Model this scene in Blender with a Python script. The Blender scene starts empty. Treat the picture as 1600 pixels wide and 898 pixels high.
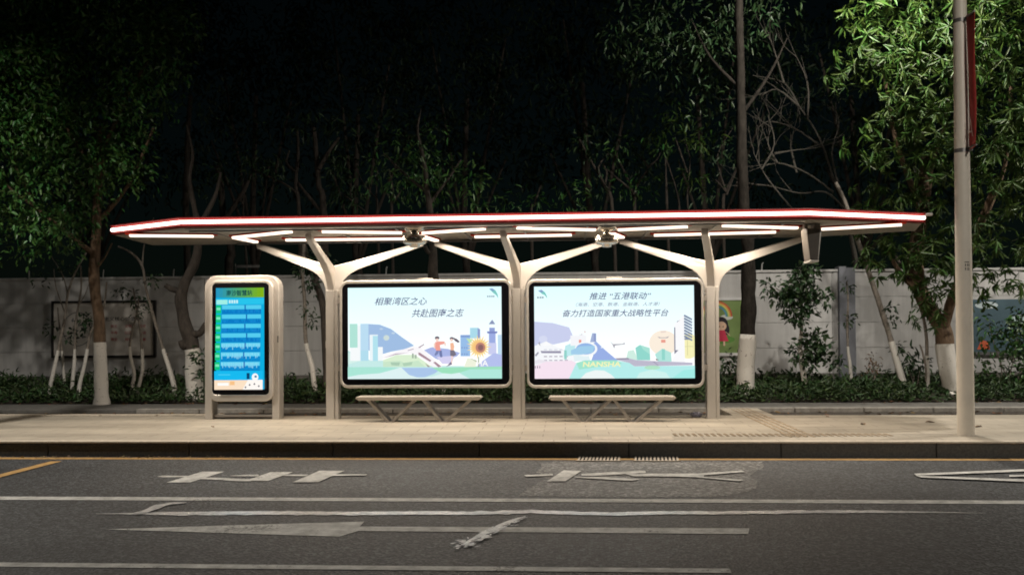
import bpy, math, random
import numpy as np
from mathutils import Vector, Matrix, noise
random.seed(7)
RNG = np.random.default_rng(11)
SC = bpy.context.scene
COL = SC.collection
PI = math.pi

# ------------------------------------------------------------------ camera
CAM_H = 1.6
F_PX = 1400.0                      # focal length in pixels of the 1600 px wide photograph
YAW, PITCH, ROLL = 0.05841742, math.radians(0.86), -0.00690024
def cam_axes():
    cy, sy = math.cos(YAW), math.sin(YAW)
    f = Vector((-sy, cy, 0)); r = Vector((cy, sy, 0)); u = Vector((0, 0, 1))
    cp, sp = math.cos(PITCH), math.sin(PITCH)
    f2 = f*cp + u*sp; u2 = u*cp - f*sp
    cr, sr = math.cos(ROLL), math.sin(ROLL)
    return r*cr + u2*sr, u2*cr - r*sr, f2
CR, CU, CF = cam_axes()
cam_d = bpy.data.cameras.new('camera'); cam = bpy.data.objects.new('camera', cam_d); COL.objects.link(cam)
m = Matrix.Identity(4)
for i in range(3):
    m[i][0], m[i][1], m[i][2] = CR[i], CU[i], -CF[i]
m[2][3] = CAM_H
cam.matrix_world = m
cam_d.sensor_width = 36; cam_d.lens = 36*F_PX/1600; cam_d.shift_y = 48/1600
cam_d.clip_start = .05; cam_d.clip_end = 400
SC.camera = cam
def ray(x, y): return CF + CR*((x-800)/F_PX) - CU*((y-497)/F_PX)
def at(x, y, Y):
    """point of the photograph at pixel x, y that stands at depth Y"""
    d = ray(x, y); return Vector((0, 0, CAM_H)) + d*(Y/d.y)
def on(x, y, Z):
    """point of the photograph at pixel x, y that lies on the level Z"""
    d = ray(x, y); return Vector((0, 0, CAM_H)) + d*((Z-CAM_H)/d.z)

# ------------------------------------------------------------------ world, light, exposure
W = bpy.data.worlds.new('World'); SC.world = W; W.use_nodes = True
nt = W.node_tree; nt.nodes.clear()
sky = nt.nodes.new('ShaderNodeTexSky'); sky.sky_type = 'NISHITA'; sky.sun_disc = False
sky.sun_elevation = math.radians(35); sky.sun_rotation = math.radians(200)
bg = nt.nodes.new('ShaderNodeBackground'); bg.inputs['Strength'].default_value = 0.0006
out = nt.nodes.new('ShaderNodeOutputWorld')
tint = nt.nodes.new('ShaderNodeMix'); tint.data_type = 'RGBA'; tint.blend_type = 'MULTIPLY'; tint.inputs[0].default_value = 1; tint.inputs[7].default_value = (.66, .95, .74, 1)
nt.links.new(sky.outputs[0], tint.inputs[6]); nt.links.new(tint.outputs[2], bg.inputs[0]); nt.links.new(bg.outputs[0], out.inputs[0])
sun_d = bpy.data.lights.new('fill_sun', 'SUN'); sun_d.energy = 0.01; sun_d.angle = math.radians(10); sun_d.color = (.8, .9, 1)
sun = bpy.data.objects.new('fill_sun', sun_d); COL.objects.link(sun)  # weak frontal fill added for the vertical faces, no moon in the scene
sun.rotation_euler = (math.radians(55), 0, math.radians(-20))
SC.view_settings.view_transform = 'Standard'; SC.view_settings.look = 'None'
SC.view_settings.gamma = 1; SC.view_settings.use_curve_mapping = False
SC.view_settings.exposure = 0
SC.cycles.use_denoising = True; SC.cycles.filter_width = 1.8
SC.cycles.max_bounces = 6; SC.cycles.diffuse_bounces = 3; SC.cycles.glossy_bounces = 3
SC.cycles.transparent_max_bounces = 4; SC.cycles.sample_clamp_indirect = 8
SC.cycles.caustics_reflective = False; SC.cycles.caustics_refractive = False

LAMP_COL = (1, .93, .82)
LED_COL, LED_STR = (1, .84, .66), 110
TUBE_STR = 6.5

# ------------------------------------------------------------------ materials
def lin(c):
    return tuple((v/255/12.92) if v <= 10.3 else ((v/255+.055)/1.055)**2.4 for v in c)
MATS = {}
def mat(name, col, rough=.6, metal=0, var=0, scale=8, bump=0, bscale=None, spec=.5, col2=None, island=0, stretch=None, detail=4):
    if name in MATS: return MATS[name]
    m = bpy.data.materials.new(name); m.use_nodes = True; MATS[name] = m
    nt = m.node_tree; b = nt.nodes['Principled BSDF']
    b.inputs['Base Color'].default_value = (*col, 1); b.inputs['Roughness'].default_value = rough
    b.inputs['Metallic'].default_value = metal; b.inputs['Specular IOR Level'].default_value = spec
    tc = nt.nodes.new('ShaderNodeTexCoord'); vec = tc.outputs['Object']
    if stretch:
        mp = nt.nodes.new('ShaderNodeMapping'); mp.inputs['Scale'].default_value = stretch
        nt.links.new(vec, mp.inputs[0]); vec = mp.outputs[0]
    last = None
    if var:
        n = nt.nodes.new('ShaderNodeTexNoise'); n.inputs['Scale'].default_value = scale; n.inputs['Detail'].default_value = detail
        n.inputs['Roughness'].default_value = .65
        nt.links.new(vec, n.inputs['Vector'])
        r = nt.nodes.new('ShaderNodeValToRGB'); r.color_ramp.elements[0].position = .3; r.color_ramp.elements[1].position = .7
        a = tuple(max(0, c*(1-var)) for c in col); c2 = col2 or tuple(min(1, c*(1+var)) for c in col)
        r.color_ramp.elements[0].color = (*a, 1); r.color_ramp.elements[1].color = (*c2, 1)
        nt.links.new(n.outputs[0], r.inputs[0]); nt.links.new(r.outputs[0], b.inputs['Base Color'])
        last = r.outputs[0]
    if island:
        g = nt.nodes.new('ShaderNodeNewGeometry')
        hv = nt.nodes.new('ShaderNodeHueSaturation')
        mr = nt.nodes.new('ShaderNodeMapRange'); mr.inputs[3].default_value = 1-island; mr.inputs[4].default_value = 1+island
        nt.links.new(g.outputs['Random Per Island'], mr.inputs[0]); nt.links.new(mr.outputs[0], hv.inputs['Value'])
        mr2 = nt.nodes.new('ShaderNodeMapRange'); mr2.inputs[3].default_value = .47; mr2.inputs[4].default_value = .53
        ml = nt.nodes.new('ShaderNodeMath'); ml.operation = 'FRACT'
        ml2 = nt.nodes.new('ShaderNodeMath'); ml2.operation = 'MULTIPLY'; ml2.inputs[1].default_value = 7.31
        nt.links.new(g.outputs['Random Per Island'], ml2.inputs[0]); nt.links.new(ml2.outputs[0], ml.inputs[0])
        nt.links.new(ml.outputs[0], mr2.inputs[0]); nt.links.new(mr2.outputs[0], hv.inputs['Hue'])
        if last: nt.links.new(last, hv.inputs['Color'])
        else: hv.inputs['Color'].default_value = (*col, 1)
        nt.links.new(hv.outputs[0], b.inputs['Base Color'])
    if bump:
        n2 = nt.nodes.new('ShaderNodeTexNoise'); n2.inputs['Scale'].default_value = bscale or scale*4; n2.inputs['Detail'].default_value = 5
        nt.links.new(vec, n2.inputs['Vector'])
        bp = nt.nodes.new('ShaderNodeBump'); bp.inputs['Strength'].default_value = bump; bp.inputs['Distance'].default_value = .02
        nt.links.new(n2.outputs[0], bp.inputs['Height']); nt.links.new(bp.outputs[0], b.inputs['Normal'])
    return m
def emit(name, col, strength=1.0):
    if name in MATS: return MATS[name]
    m = bpy.data.materials.new(name); m.use_nodes = True; MATS[name] = m
    nt = m.node_tree; nt.nodes.clear()
    e = nt.nodes.new('ShaderNodeEmission'); e.inputs[0].default_value = (*col, 1); e.inputs[1].default_value = strength
    o = nt.nodes.new('ShaderNodeOutputMaterial'); nt.links.new(e.outputs[0], o.inputs[0])
    return m
def ink(rgb, k=1.0): return emit('print_%d_%d_%d' % tuple(rgb), lin(rgb), k)

def asphalt(name, dark, light, patch=False):
    m = bpy.data.materials.new(name); m.use_nodes = True; MATS[name] = m
    nt = m.node_tree; b = nt.nodes['Principled BSDF']; N = nt.nodes.new; L = nt.links.new
    tc = N('ShaderNodeTexCoord')
    v = N('ShaderNodeTexVoronoi'); v.inputs['Scale'].default_value = 34 if patch else 46
    L(tc.outputs['Object'], v.inputs['Vector'])
    rv = N('ShaderNodeSeparateColor'); L(v.outputs['Color'], rv.inputs[0])
    ramp = N('ShaderNodeValToRGB'); e = ramp.color_ramp.elements
    e[0].position = .25; e[0].color = (*dark, 1); e[1].position = .92; e[1].color = (*light, 1)
    x = ramp.color_ramp.elements.new(.7); x.color = (*[d*.6+l*.4 for d, l in zip(dark, light)], 1)
    L(rv.outputs[0], ramp.inputs[0])
    n = N('ShaderNodeTexNoise'); n.inputs['Scale'].default_value = .55; n.inputs['Detail'].default_value = 6
    mp = N('ShaderNodeMapping'); mp.inputs['Scale'].default_value = (.35, 1.3, 1); L(tc.outputs['Object'], mp.inputs[0]); L(mp.outputs[0], n.inputs['Vector'])
    mr = N('ShaderNodeMapRange'); mr.inputs[1].default_value = .3; mr.inputs[2].default_value = .7; mr.inputs[3].default_value = .55; mr.inputs[4].default_value = 1.35
    L(n.outputs[0], mr.inputs[0])
    mx = N('ShaderNodeMix'); mx.data_type = 'RGBA'; mx.blend_type = 'MULTIPLY'; mx.inputs[0].default_value = 1
    L(ramp.outputs[0], mx.inputs[6]); L(mr.outputs[0], mx.inputs[7]); L(mx.outputs[2], b.inputs['Base Color'])
    b.inputs['Roughness'].default_value = .62; b.inputs['Specular IOR Level'].default_value = .45
    bp = N('ShaderNodeBump'); bp.inputs['Strength'].default_value = .9 if patch else .75; bp.inputs['Distance'].default_value = .012
    L(v.outputs['Distance'], bp.inputs['Height']); L(bp.outputs[0], b.inputs['Normal'])
    return m

M_ASPH = asphalt('asphalt', (.0126, .0136, .0150), (.104, .112, .124))
M_PATCH = asphalt('patched_asphalt', (.055, .055, .055), (.24, .24, .235), True)
M_PAINT = mat('road_paint', (.60, .60, .58), .7, 0, .42, 7, .3, 90, detail=10)
def worn(m):
    nt = m.node_tree; b = nt.nodes['Principled BSDF']; N = nt.nodes.new; L = nt.links.new
    src = b.inputs['Base Color'].links[0].from_socket
    tc = N('ShaderNodeTexCoord'); n = N('ShaderNodeTexNoise'); n.inputs['Scale'].default_value = 26; n.inputs['Detail'].default_value = 8; n.inputs['Roughness'].default_value = .75
    n2 = N('ShaderNodeTexNoise'); n2.inputs['Scale'].default_value = 1.3; n2.inputs['Detail'].default_value = 3
    L(tc.outputs['Object'], n.inputs['Vector']); L(tc.outputs['Object'], n2.inputs['Vector'])
    ad = N('ShaderNodeMath'); ad.operation = 'ADD'; ml = N('ShaderNodeMath'); ml.operation = 'MULTIPLY'; ml.inputs[1].default_value = .6
    L(n2.outputs[0], ml.inputs[0]); L(n.outputs[0], ad.inputs[0]); L(ml.outputs[0], ad.inputs[1])
    mr = N('ShaderNodeMapRange'); mr.inputs[1].default_value = .60; mr.inputs[2].default_value = .70; L(ad.outputs[0], mr.inputs[0])
    mx = N('ShaderNodeMix'); mx.data_type = 'RGBA'; mx.inputs[6].default_value = (.07, .07, .07, 1)
    L(mr.outputs[0], mx.inputs[0]); L(src, mx.inputs[7]); L(mx.outputs[2], b.inputs['Base Color'])
worn(M_PAINT)
M_YELL = mat('yellow_paint', (.45, .27, .09), .7, 0, .25, 12, .3, 90)
M_WET = mat('wet_white_streak', (.80, .82, .85), .2, 0, .35, 14, .25, 60, spec=1)
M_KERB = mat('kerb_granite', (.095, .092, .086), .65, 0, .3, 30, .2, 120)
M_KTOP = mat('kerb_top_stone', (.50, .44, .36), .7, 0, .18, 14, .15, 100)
M_DIRT = mat('dirt', (.050, .042, .034), .9, 0, .5, 14, .8, 60)
M_SOIL = mat('planting_soil', (.035, .028, .02), .95, 0, .5, 6, .7, 40)
M_PATH = mat('grey_path', (.15, .145, .135), .8, 0, .25, 6, .3, 80)
M_METAL = mat('champagne_metal', (.60, .57, .535), .34, .4, .05, 3, 0)
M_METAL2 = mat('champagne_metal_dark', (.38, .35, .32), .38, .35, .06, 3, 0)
M_GREYM = mat('grey_metal', (.17, .165, .16), .4, .4, .06, 3, 0)
M_SOFF = mat('soffit_metal', (.26, .235, .20), .55, 0, .1, 2.5, 0, spec=.2)
M_BLACK = mat('black_glass', (.006, .006, .008), .12, 0, 0)
M_RED = mat('red_glow_paint', (.15, .009, .009), .6, 0, 0, spec=.05)  # red glow round the fascia tube, put into the paint colour
M_REDS = mat('red_fringe_paint', (.45, .03, .012), .7, 0, 0, spec=.05)  # orange-red fringe of the light strips, put into the paint colour
M_LED = emit('led_strip_light', (1, .80, .64), 2.2)
M_TUBE = emit('fascia_led_light', (1, .70, .60), TUBE_STR)
M_WALL = mat('wall_paint', (.52, .515, .51), .75, 0, .06, 1.6, .1, 40, detail=8)
def streaks(m):
    nt = m.node_tree; b = nt.nodes['Principled BSDF']; N = nt.nodes.new; L = nt.links.new
    src = b.inputs['Base Color'].links[0].from_socket
    tc = N('ShaderNodeTexCoord'); mp = N('ShaderNodeMapping'); mp.inputs['Scale'].default_value = (2.6, 2.6, .22); L(tc.outputs['Object'], mp.inputs[0])
    n = N('ShaderNodeTexNoise'); n.inputs['Scale'].default_value = 1.6; n.inputs['Detail'].default_value = 8; n.inputs['Roughness'].default_value = .7; L(mp.outputs[0], n.inputs['Vector'])
    mr = N('ShaderNodeMapRange'); mr.inputs[1].default_value = .38; mr.inputs[2].default_value = .62; mr.inputs[3].default_value = .87; mr.inputs[4].default_value = 1.06; L(n.outputs[0], mr.inputs[0])
    mx = N('ShaderNodeMix'); mx.data_type = 'RGBA'; mx.blend_type = 'MULTIPLY'; mx.inputs[0].default_value = 1
    L(src, mx.inputs[6]); L(mr.outputs[0], mx.inputs[7]); L(mx.outputs[2], b.inputs['Base Color'])
streaks(M_WALL)
M_WALLD = mat('wall_plinth', (.16, .15, .14), .85, 0, .3, 5, .2, 40)
M_PIL = mat('wall_pillar_grey', (.20, .21, .24), .6, 0, .1, 4, 0)
M_BARK = mat('bark_brown', (.16, .105, .066), .85, 0, .45, 14, .9, 40, stretch=(1, 1, .35))
M_BARKD = mat('bark_dark', (.055, .045, .037), .9, 0, .5, 14, .9, 40, stretch=(1, 1, .35))
M_TWIG = mat('bark_grey', (.24, .21, .18), .85, 0, .35, 20, .5, 60)
M_TWIGD = mat('bark_grey_dark', (.11, .10, .085), .85, 0, .35, 20, .5, 60)
M_BARKK = mat('bark_black', (.030, .026, .022), .95, 0, .5, 14, .9, 40, stretch=(1, 1, .35), spec=.2)
M_WHITE = mat('whitewash', (.74, .71, .66), .85, 0, .14, 12, .6, 50)
def whitewash():
    m = M_WHITE; nt = m.node_tree; b = nt.nodes['Principled BSDF']; N = nt.nodes.new; L = nt.links.new
    tc = N('ShaderNodeTexCoord'); n = N('ShaderNodeTexNoise'); n.inputs['Scale'].default_value = 16; n.inputs['Detail'].default_value = 6
    n.inputs['Roughness'].default_value = .7; n.inputs['Distortion'].default_value = .6
    L(tc.outputs['Object'], n.inputs['Vector'])
    r = N('ShaderNodeValToRGB'); e = r.color_ramp.elements; e[0].position = .33; e[0].color = (.14, .10, .07, 1); e[1].position = .39; e[1].color = (.72, .69, .64, 1)
    L(n.outputs[0], r.inputs[0]); L(r.outputs[0], b.inputs['Base Color'])
whitewash()
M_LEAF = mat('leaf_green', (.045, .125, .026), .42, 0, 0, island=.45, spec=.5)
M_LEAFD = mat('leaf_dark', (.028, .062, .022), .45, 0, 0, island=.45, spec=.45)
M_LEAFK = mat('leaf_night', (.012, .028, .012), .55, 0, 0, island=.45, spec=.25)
M_LEAFY = mat('leaf_mango', (.040, .082, .014), .45, 0, 0, island=.45, spec=.3)
M_LEAFG = mat('leaf_ground', (.036, .072, .022), .5, 0, 0, island=.5, spec=.4)
M_LEAFB = mat('leaf_brown', (.16, .085, .035), .8, 0, 0, island=.5)
M_POLE = mat('pole_paint', (.76, .70, .61), .45, 0, .07, 3, 0)

def paving(name, col):
    m = bpy.data.materials.new(name); m.use_nodes = True; MATS[name] = m
    nt = m.node_tree; b = nt.nodes['Principled BSDF']; N = nt.nodes.new; L = nt.links.new
    tc = N('ShaderNodeTexCoord')
    br = N('ShaderNodeTexBrick'); br.inputs['Scale'].default_value = 1.0
    br.inputs['Brick Width'].default_value = .6; br.inputs['Row Height'].default_value = .3; br.inputs['Mortar Size'].default_value = .006
    br.inputs['Color1'].default_value = (*[c*1.03 for c in col], 1); br.inputs['Color2'].default_value = (*[c*.93 for c in col], 1)
    br.inputs['Mortar'].default_value = (*[c*.5 for c in col], 1)
    L(tc.outputs['Object'], br.inputs['Vector'])
    n = N('ShaderNodeTexNoise'); n.inputs['Scale'].default_value = 1.1; n.inputs['Detail'].default_value = 9; n.inputs['Roughness'].default_value = .68
    mp = N('ShaderNodeMapping'); mp.inputs['Scale'].default_value = (.5, 1.6, 1); L(tc.outputs['Object'], mp.inputs[0]); L(mp.outputs[0], n.inputs['Vector'])
    mr = N('ShaderNodeMapRange'); mr.inputs[1].default_value = .3; mr.inputs[2].default_value = .72; mr.inputs[3].default_value = .58; mr.inputs[4].default_value = 1.15
    L(n.outputs[0], mr.inputs[0])
    mx = N('ShaderNodeMix'); mx.data_type = 'RGBA'; mx.blend_type = 'MULTIPLY'; mx.inputs[0].default_value = 1
    L(br.outputs[0], mx.inputs[6]); L(mr.outputs[0], mx.inputs[7]); L(mx.outputs[2], b.inputs['Base Color'])
    b.inputs['Roughness'].default_value = .7; b.inputs['Specular IOR Level'].default_value = .3
    bp = N('ShaderNodeBump'); bp.inputs['Strength'].default_value = .25; bp.inputs['Distance'].default_value = .01
    n2 = N('ShaderNodeTexNoise'); n2.inputs['Scale'].default_value = 60; L(tc.outputs['Object'], n2.inputs['Vector'])
    L(n2.outputs[0], bp.inputs['Height']); L(bp.outputs[0], b.inputs['Normal'])
    return m
M_PAVE = paving('platform_paving', (.45, .405, .335))

# ------------------------------------------------------------------ mesh builder
class MB:
    def __init__(s): s.v = []; s.f = []; s.mi = []; s.mats = []; s.smooth = []
    def mid(s, m):
        if m not in s.mats: s.mats.append(m)
        return s.mats.index(m)
    def add(s, vs, fs, m=None, smooth=False):
        o = len(s.v); s.v.extend(tuple(v) for v in vs)
        k = s.mid(m) if m else 0
        for f in fs: s.f.append(tuple(i+o for i in f)); s.mi.append(k); s.smooth.append(smooth)
    def box(s, lo, hi, m=None, bev=0):
        x0, y0, z0 = lo; x1, y1, z1 = hi
        s.add([(x0,y0,z0),(x1,y0,z0),(x1,y1,z0),(x0,y1,z0),(x0,y0,z1),(x1,y0,z1),(x1,y1,z1),(x0,y1,z1)],
              [(0,3,2,1),(4,5,6,7),(0,1,5,4),(1,2,6,5),(2,3,7,6),(3,0,4,7)], m)
    def prism(s, poly, z0, z1, m=None):
        n = len(poly)
        s.add([(x,y,z0) for x,y in poly]+[(x,y,z1) for x,y in poly],
              [tuple(range(n-1,-1,-1)), tuple(range(n,2*n))]+[(i,(i+1)%n,(i+1)%n+n,i+n) for i in range(n)], m)
    def sheet(s, pts, m=None): s.add(pts, [tuple(range(len(pts)))], m)
    def tube(s, pts, rad, n=8, m=None, jit=0, cap=True, smooth=True):
        pts = [Vector(p) for p in pts]; o = []; k = len(pts)
        prev = None
        for i, p in enumerate(pts):
            t = (pts[min(i+1,k-1)]-pts[max(i-1,0)]).normalized()
            a = Vector((1,0,0)) if prev is None else prev
            if abs(a.dot(t)) > .95: a = Vector((0,1,0))
            a = (a - t*a.dot(t)).normalized(); b = t.cross(a); prev = a
            r = rad[i] if hasattr(rad, '__len__') else rad
            for j in range(n):
                th = 2*PI*j/n
                d = a*math.cos(th)+b*math.sin(th)
                rr = r
                if jit: rr *= 1+jit*noise.noise((p+d*r)*Vector((1,1,.5))*6.0/ max(.3, 1))
                o.append(p+d*rr)
        fs = [(i*n+j, i*n+(j+1)%n, (i+1)*n+(j+1)%n, (i+1)*n+j) for i in range(k-1) for j in range(n)]
        s.add(o, fs, m, smooth)
        if cap: s.add(o[:n], [tuple(range(n-1,-1,-1))], m); s.add(o[-n:], [tuple(range(n))], m)
    def sweep(s, pts, sizes, side, m=None):
        """rectangular bar along pts; sizes = (w, h) per point; side = horizontal side direction"""
        pts = [Vector(p) for p in pts]; o = []; k = len(pts); side = Vector(side).normalized()
        for i, p in enumerate(pts):
            t = (pts[min(i+1,k-1)]-pts[max(i-1,0)]).normalized()
            sd = (side - t*side.dot(t)).normalized(); up = sd.cross(t)
            w, h = sizes[i]; c = min(w, h)*.12
            for a, b in ((-w/2+c,-h/2),(w/2-c,-h/2),(w/2,-h/2+c),(w/2,h/2-c),(w/2-c,h/2),(-w/2+c,h/2),(-w/2,h/2-c),(-w/2,-h/2+c)):
                o.append(p+sd*a+up*b)
        n = 8
        s.add(o, [(i*n+j, i*n+(j+1)%n, (i+1)*n+(j+1)%n, (i+1)*n+j) for i in range(k-1) for j in range(n)]+[tuple(range(n-1,-1,-1)), tuple(range((k-1)*n, k*n))], m)
    def build(s, name, m=None, parent=None, bevel=0, seg=2):
        me = bpy.data.meshes.new(name); me.from_pydata(s.v, [], s.f)
        if m is not None: me.materials.append(m)
        else:
            for q in s.mats: me.materials.append(q)
            me.polygons.foreach_set('material_index', s.mi)
        me.polygons.foreach_set('use_smooth', s.smooth)
        me.validate(); me.update()
        o = bpy.data.objects.new(name, me); COL.objects.link(o)
        if parent is not None:
            me.transform(Matrix.Translation(-world_loc(parent)))
            o.parent = parent
        if bevel:
            b = o.modifiers.new('bevel', 'BEVEL'); b.width = bevel; b.segments = seg; b.limit_method = 'ANGLE'; b.angle_limit = math.radians(40)
        return o
def world_loc(o):
    v = Vector(o.location)
    while o.parent is not None: o = o.parent; v += o.location
    return v
def fast_mesh(name, v, f4, m, parent=None):
    """numpy quads"""
    me = bpy.data.meshes.new(name); nv, nf = len(v), len(f4)
    if parent is not None: v = v - np.array(world_loc(parent))
    me.vertices.add(nv); me.vertices.foreach_set('co', v.astype(np.float32).ravel())
    me.loops.add(nf*4); me.loops.foreach_set('vertex_index', f4.astype(np.int32).ravel())
    me.polygons.add(nf); me.polygons.foreach_set('loop_start', np.arange(0, nf*4, 4, dtype=np.int32))
    me.update(calc_edges=True); me.validate(); me.materials.append(m)
    o = bpy.data.objects.new(name, me); COL.objects.link(o)
    if parent is not None: o.parent = parent
    return o
def tag(o, label, cat, group=None):
    o['label'] = label; o['category'] = cat
    if group: o['group'] = group
    return o
def thing(name, label, cat, loc, group=None):
    o = bpy.data.objects.new(name, None); COL.objects.link(o); o.location = loc; o.empty_display_size = .2
    return tag(o, label, cat, group)
def struct(o, label=None):
    o['kind'] = 'structure'
    if label: o['label'] = label
    return o
def stuff(o, label, cat=None):
    o['kind'] = 'stuff'; o['label'] = label
    if cat: o['category'] = cat
    return o
def copy_tree(o, parent=None):
    c = o.copy(); COL.objects.link(c)
    if parent is not None: c.parent = parent
    for ch in o.children: copy_tree(ch, c)
    return c
def rrect(x0, z0, x1, z1, r, n=6):
    p = []
    for cx, cz, a0 in ((x1-r, z1-r, 0), (x0+r, z1-r, 90), (x0+r, z0+r, 180), (x1-r, z0+r, 270)):
        for i in range(n+1):
            a = math.radians(a0+90*i/n); p.append((cx+r*math.cos(a), cz+r*math.sin(a)))
    return p
def slab_xz(mb, poly, y0, y1, m=None):      # outline in x-z, thickness along y (y0 = front)
    n = len(poly)
    mb.add([(x,y0,z) for x,z in poly]+[(x,y1,z) for x,z in poly],
           [tuple(range(n)), tuple(range(2*n-1,n-1,-1))]+[(i,i+n,(i+1)%n+n,(i+1)%n) for i in range(n)], m)
def ring_xz(mb, outer, inner, y0, y1, m=None):
    n = len(outer)
    v = [(x,y0,z) for x,z in outer]+[(x,y0,z) for x,z in inner]+[(x,y1,z) for x,z in outer]+[(x,y1,z) for x,z in inner]
    f = []
    for i in range(n):
        j = (i+1) % n
        f += [(i,j,j+n,i+n), (i+2*n,i+3*n,j+3*n,j+2*n), (i,i+2*n,j+2*n,j), (i+n,j+n,j+3*n,i+3*n)]
    mb.add(v, f, m)
def text_tris(body, shear=0.0, bold=0.0):
    cu = bpy.data.curves.new('t', 'FONT'); cu.body = body; cu.size = 1; cu.shear = shear; cu.offset = bold; cu.resolution_u = 3
    o = bpy.data.objects.new('t', cu); COL.objects.link(o)
    bpy.context.view_layer.update()
    ev = o.evaluated_get(bpy.context.evaluated_depsgraph_get()); me = ev.to_mesh()
    v = [tuple(q.co) for q in me.vertices]; f = [tuple(p.vertices) for p in me.polygons]
    ev.to_mesh_clear(); bpy.data.objects.remove(o); bpy.data.curves.remove(cu)
    return v, f

# ================================================================== STRUCTURE
KY = 11.44            # kerb line
KZ = 0.196            # platform level
PY = 14.56            # line of the shelter posts
def sheet_obj(name, pts, m, kind='structure'):
    b = MB(); b.sheet(pts); o = b.build(name, m); o['kind'] = kind; return o
struct(sheet_obj('ground', [(-150,16.0,-.02),(150,16.0,-.02),(150,220,-.02),(-150,220,-.02)], M_SOIL))
struct(sheet_obj('road', [(-150,-60,0),(150,-60,0),(150,KY+.02,0),(-150,KY+.02,0)], M_ASPH))
b = MB()
xs = -60.0
while xs < 60:
    L_ = 1.9
    b.box((xs+.003, KY, -.1), (xs+L_-.003, KY+.16, KZ-.022))
    xs += L_
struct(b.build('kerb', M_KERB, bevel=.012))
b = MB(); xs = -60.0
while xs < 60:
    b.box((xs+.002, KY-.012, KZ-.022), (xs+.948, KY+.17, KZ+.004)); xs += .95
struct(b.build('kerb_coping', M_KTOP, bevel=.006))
b = MB(); b.box((-60, KY+.172, -.1), (60, 15.02, KZ)); struct(b.build('sidewalk', M_PAVE))
b = MB(); b.box((-60, 15.02, -.1), (60, 16.45, KZ-.07)); struct(b.build('dirt_strip', M_DIRT))
b = MB(); b.box((-60, 16.45, -.1), (60, 17.75, KZ-.01)); struct(b.build('footpath', M_PATH, bevel=.01))
# planting bed: rises gently to the wall
gx = np.linspace(-40, 40, 161); gy = np.linspace(17.75, 20.9, 16)
v = []; f = []
for j, y in enumerate(gy):
    for i, x in enumerate(gx):
        z = .20+.22*min(1, (y-17.75)/1.5)+.03*noise.noise(Vector((x*1.5, y*1.5, 0)))
        v.append((x, y, z))
n = len(gx)
for j in range(len(gy)-1):
    for i in range(n-1): f.append((j*n+i, j*n+i+1, (j+1)*n+i+1, (j+1)*n+i))
b = MB(); b.add(v, f, None, True); struct(b.build('planting_bed', M_SOIL))
def bed_z(y): return .20+.22*max(0, min(1, (y-17.75)/1.5))

# left: narrow edging stones along the back of the platform
b = MB(); xs = -14.0
while xs < on(288, 652, KZ).x:
    b.box((xs+.01, 15.03, KZ-.069), (xs+.98, 15.13, KZ+.02)); b.box((xs+.01, 15.5, KZ-.069), (xs+.98, 15.58, KZ-.01)); xs += 1.0
struct(b.build('edging_stones', M_KTOP, bevel=.008))
b = MB(); xs = -8.0
while xs < 16:
    b.box((xs+.01, 16.3, KZ-.075), (xs+1.2, 16.46, KZ+.012)); xs += 1.21
struct(b.build('path_edging', mat('edging_grey', (.30, .285, .26), .8, 0, .3, 9, .3, 60), bevel=.01))
# paved crossing with guiding strips behind the shelter
a = on(1140, 646, KZ); c = on(1203, 646, KZ)
b = MB(); b.box((a.x, 15.02, KZ-.08), (c.x, 16.44, KZ+.003)); struct(b.build('paved_crossing', M_PAVE))
b = MB()
x0, x1 = on(1158, 646, KZ).x, on(1186, 646, KZ).x
for y in np.arange(11.95, 16.3, .31):
    for k in range(4):
        x = x0+(x1-x0)*k/3
        b.box((x-.017, y, KZ-.01), (x+.017, y+.26, KZ+.009))
xs = on(1052, 679, KZ).x; xe = on(1388, 679, KZ).x
while xs < xe:
    for q in range(4): b.box((xs, 12.06+q*.075, KZ-.01), (xs+.045, 12.10+q*.075, KZ+.009))
    xs += .085
struct(b.build('tactile_paving', mat('tactile_tile', (.34, .27, .19), .75, 0, .15, 8, .1, 60), bevel=.004))
a = on(925, 687, KZ); c = on(1050, 683, KZ)
b = MB(); b.box((a.x, 11.64, KZ-.01), (a.x+.62, 12.0, KZ+.006)); b.box((a.x+.63, 11.64, KZ-.01), (c.x, 12.0, KZ+.006))
tag(b.build('access_cover', M_KTOP, bevel=.004), 'pale flat access cover slabs set in the platform edge above the drain', 'access cover')

# ------------------------------------------------------------------ road markings
def rp(x, y, z=.004): p = on(x, y, 0); return (p.x, p.y, z)
b = MB()
yl = on(1300, 717.5, 0).y
b.sheet([(-60, yl-.085, .004), (60, yl-.085, .004), (60, yl+.075, .004), (-60, yl+.075, .004)])
struct(b.build('yellow_kerb_line', M_YELL))
b = MB(); p0, p1 = Vector(rp(88, 721)), Vector(rp(-330, 829))
d = (p1-p0).normalized(); q = Vector((-d.y, d.x, 0))*.07
b.sheet([p0-q, p0+q, p1+q, p1-q]); o = struct(b.build('yellow_box_line', M_YELL)); o.location.z = .004
b = MB(); b.sheet([(-60, 8.43, .004), (60, 8.43, .004), (60, 8.60, .004), (-60, 8.60, .004)]); struct(b.build('lane_line', M_PAINT))
e1 = on(1140, 891, 0).x
b = MB(); b.sheet([(-9, 6.0, .004), (e1, 6.0, .004), (e1+.01, 6.11, .004), (-9, 6.11, .004)])
b.sheet([(e1+5.8, 6.0, .004), (e1+9.8, 6.0, .004), (e1+9.8, 6.11, .004), (e1+5.8, 6.11, .004)]); struct(b.build('dashed_lane_line', M_PAINT))
b = MB()
b.sheet([rp(*p) for p in ((165,827),(530,838.5),(560,829.5),(1169,834.5),(1171,825.5),(562,822.5),(569,815),(400,819.5))][::1])
struct(b.build('lane_arrow', M_PAINT))
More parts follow.
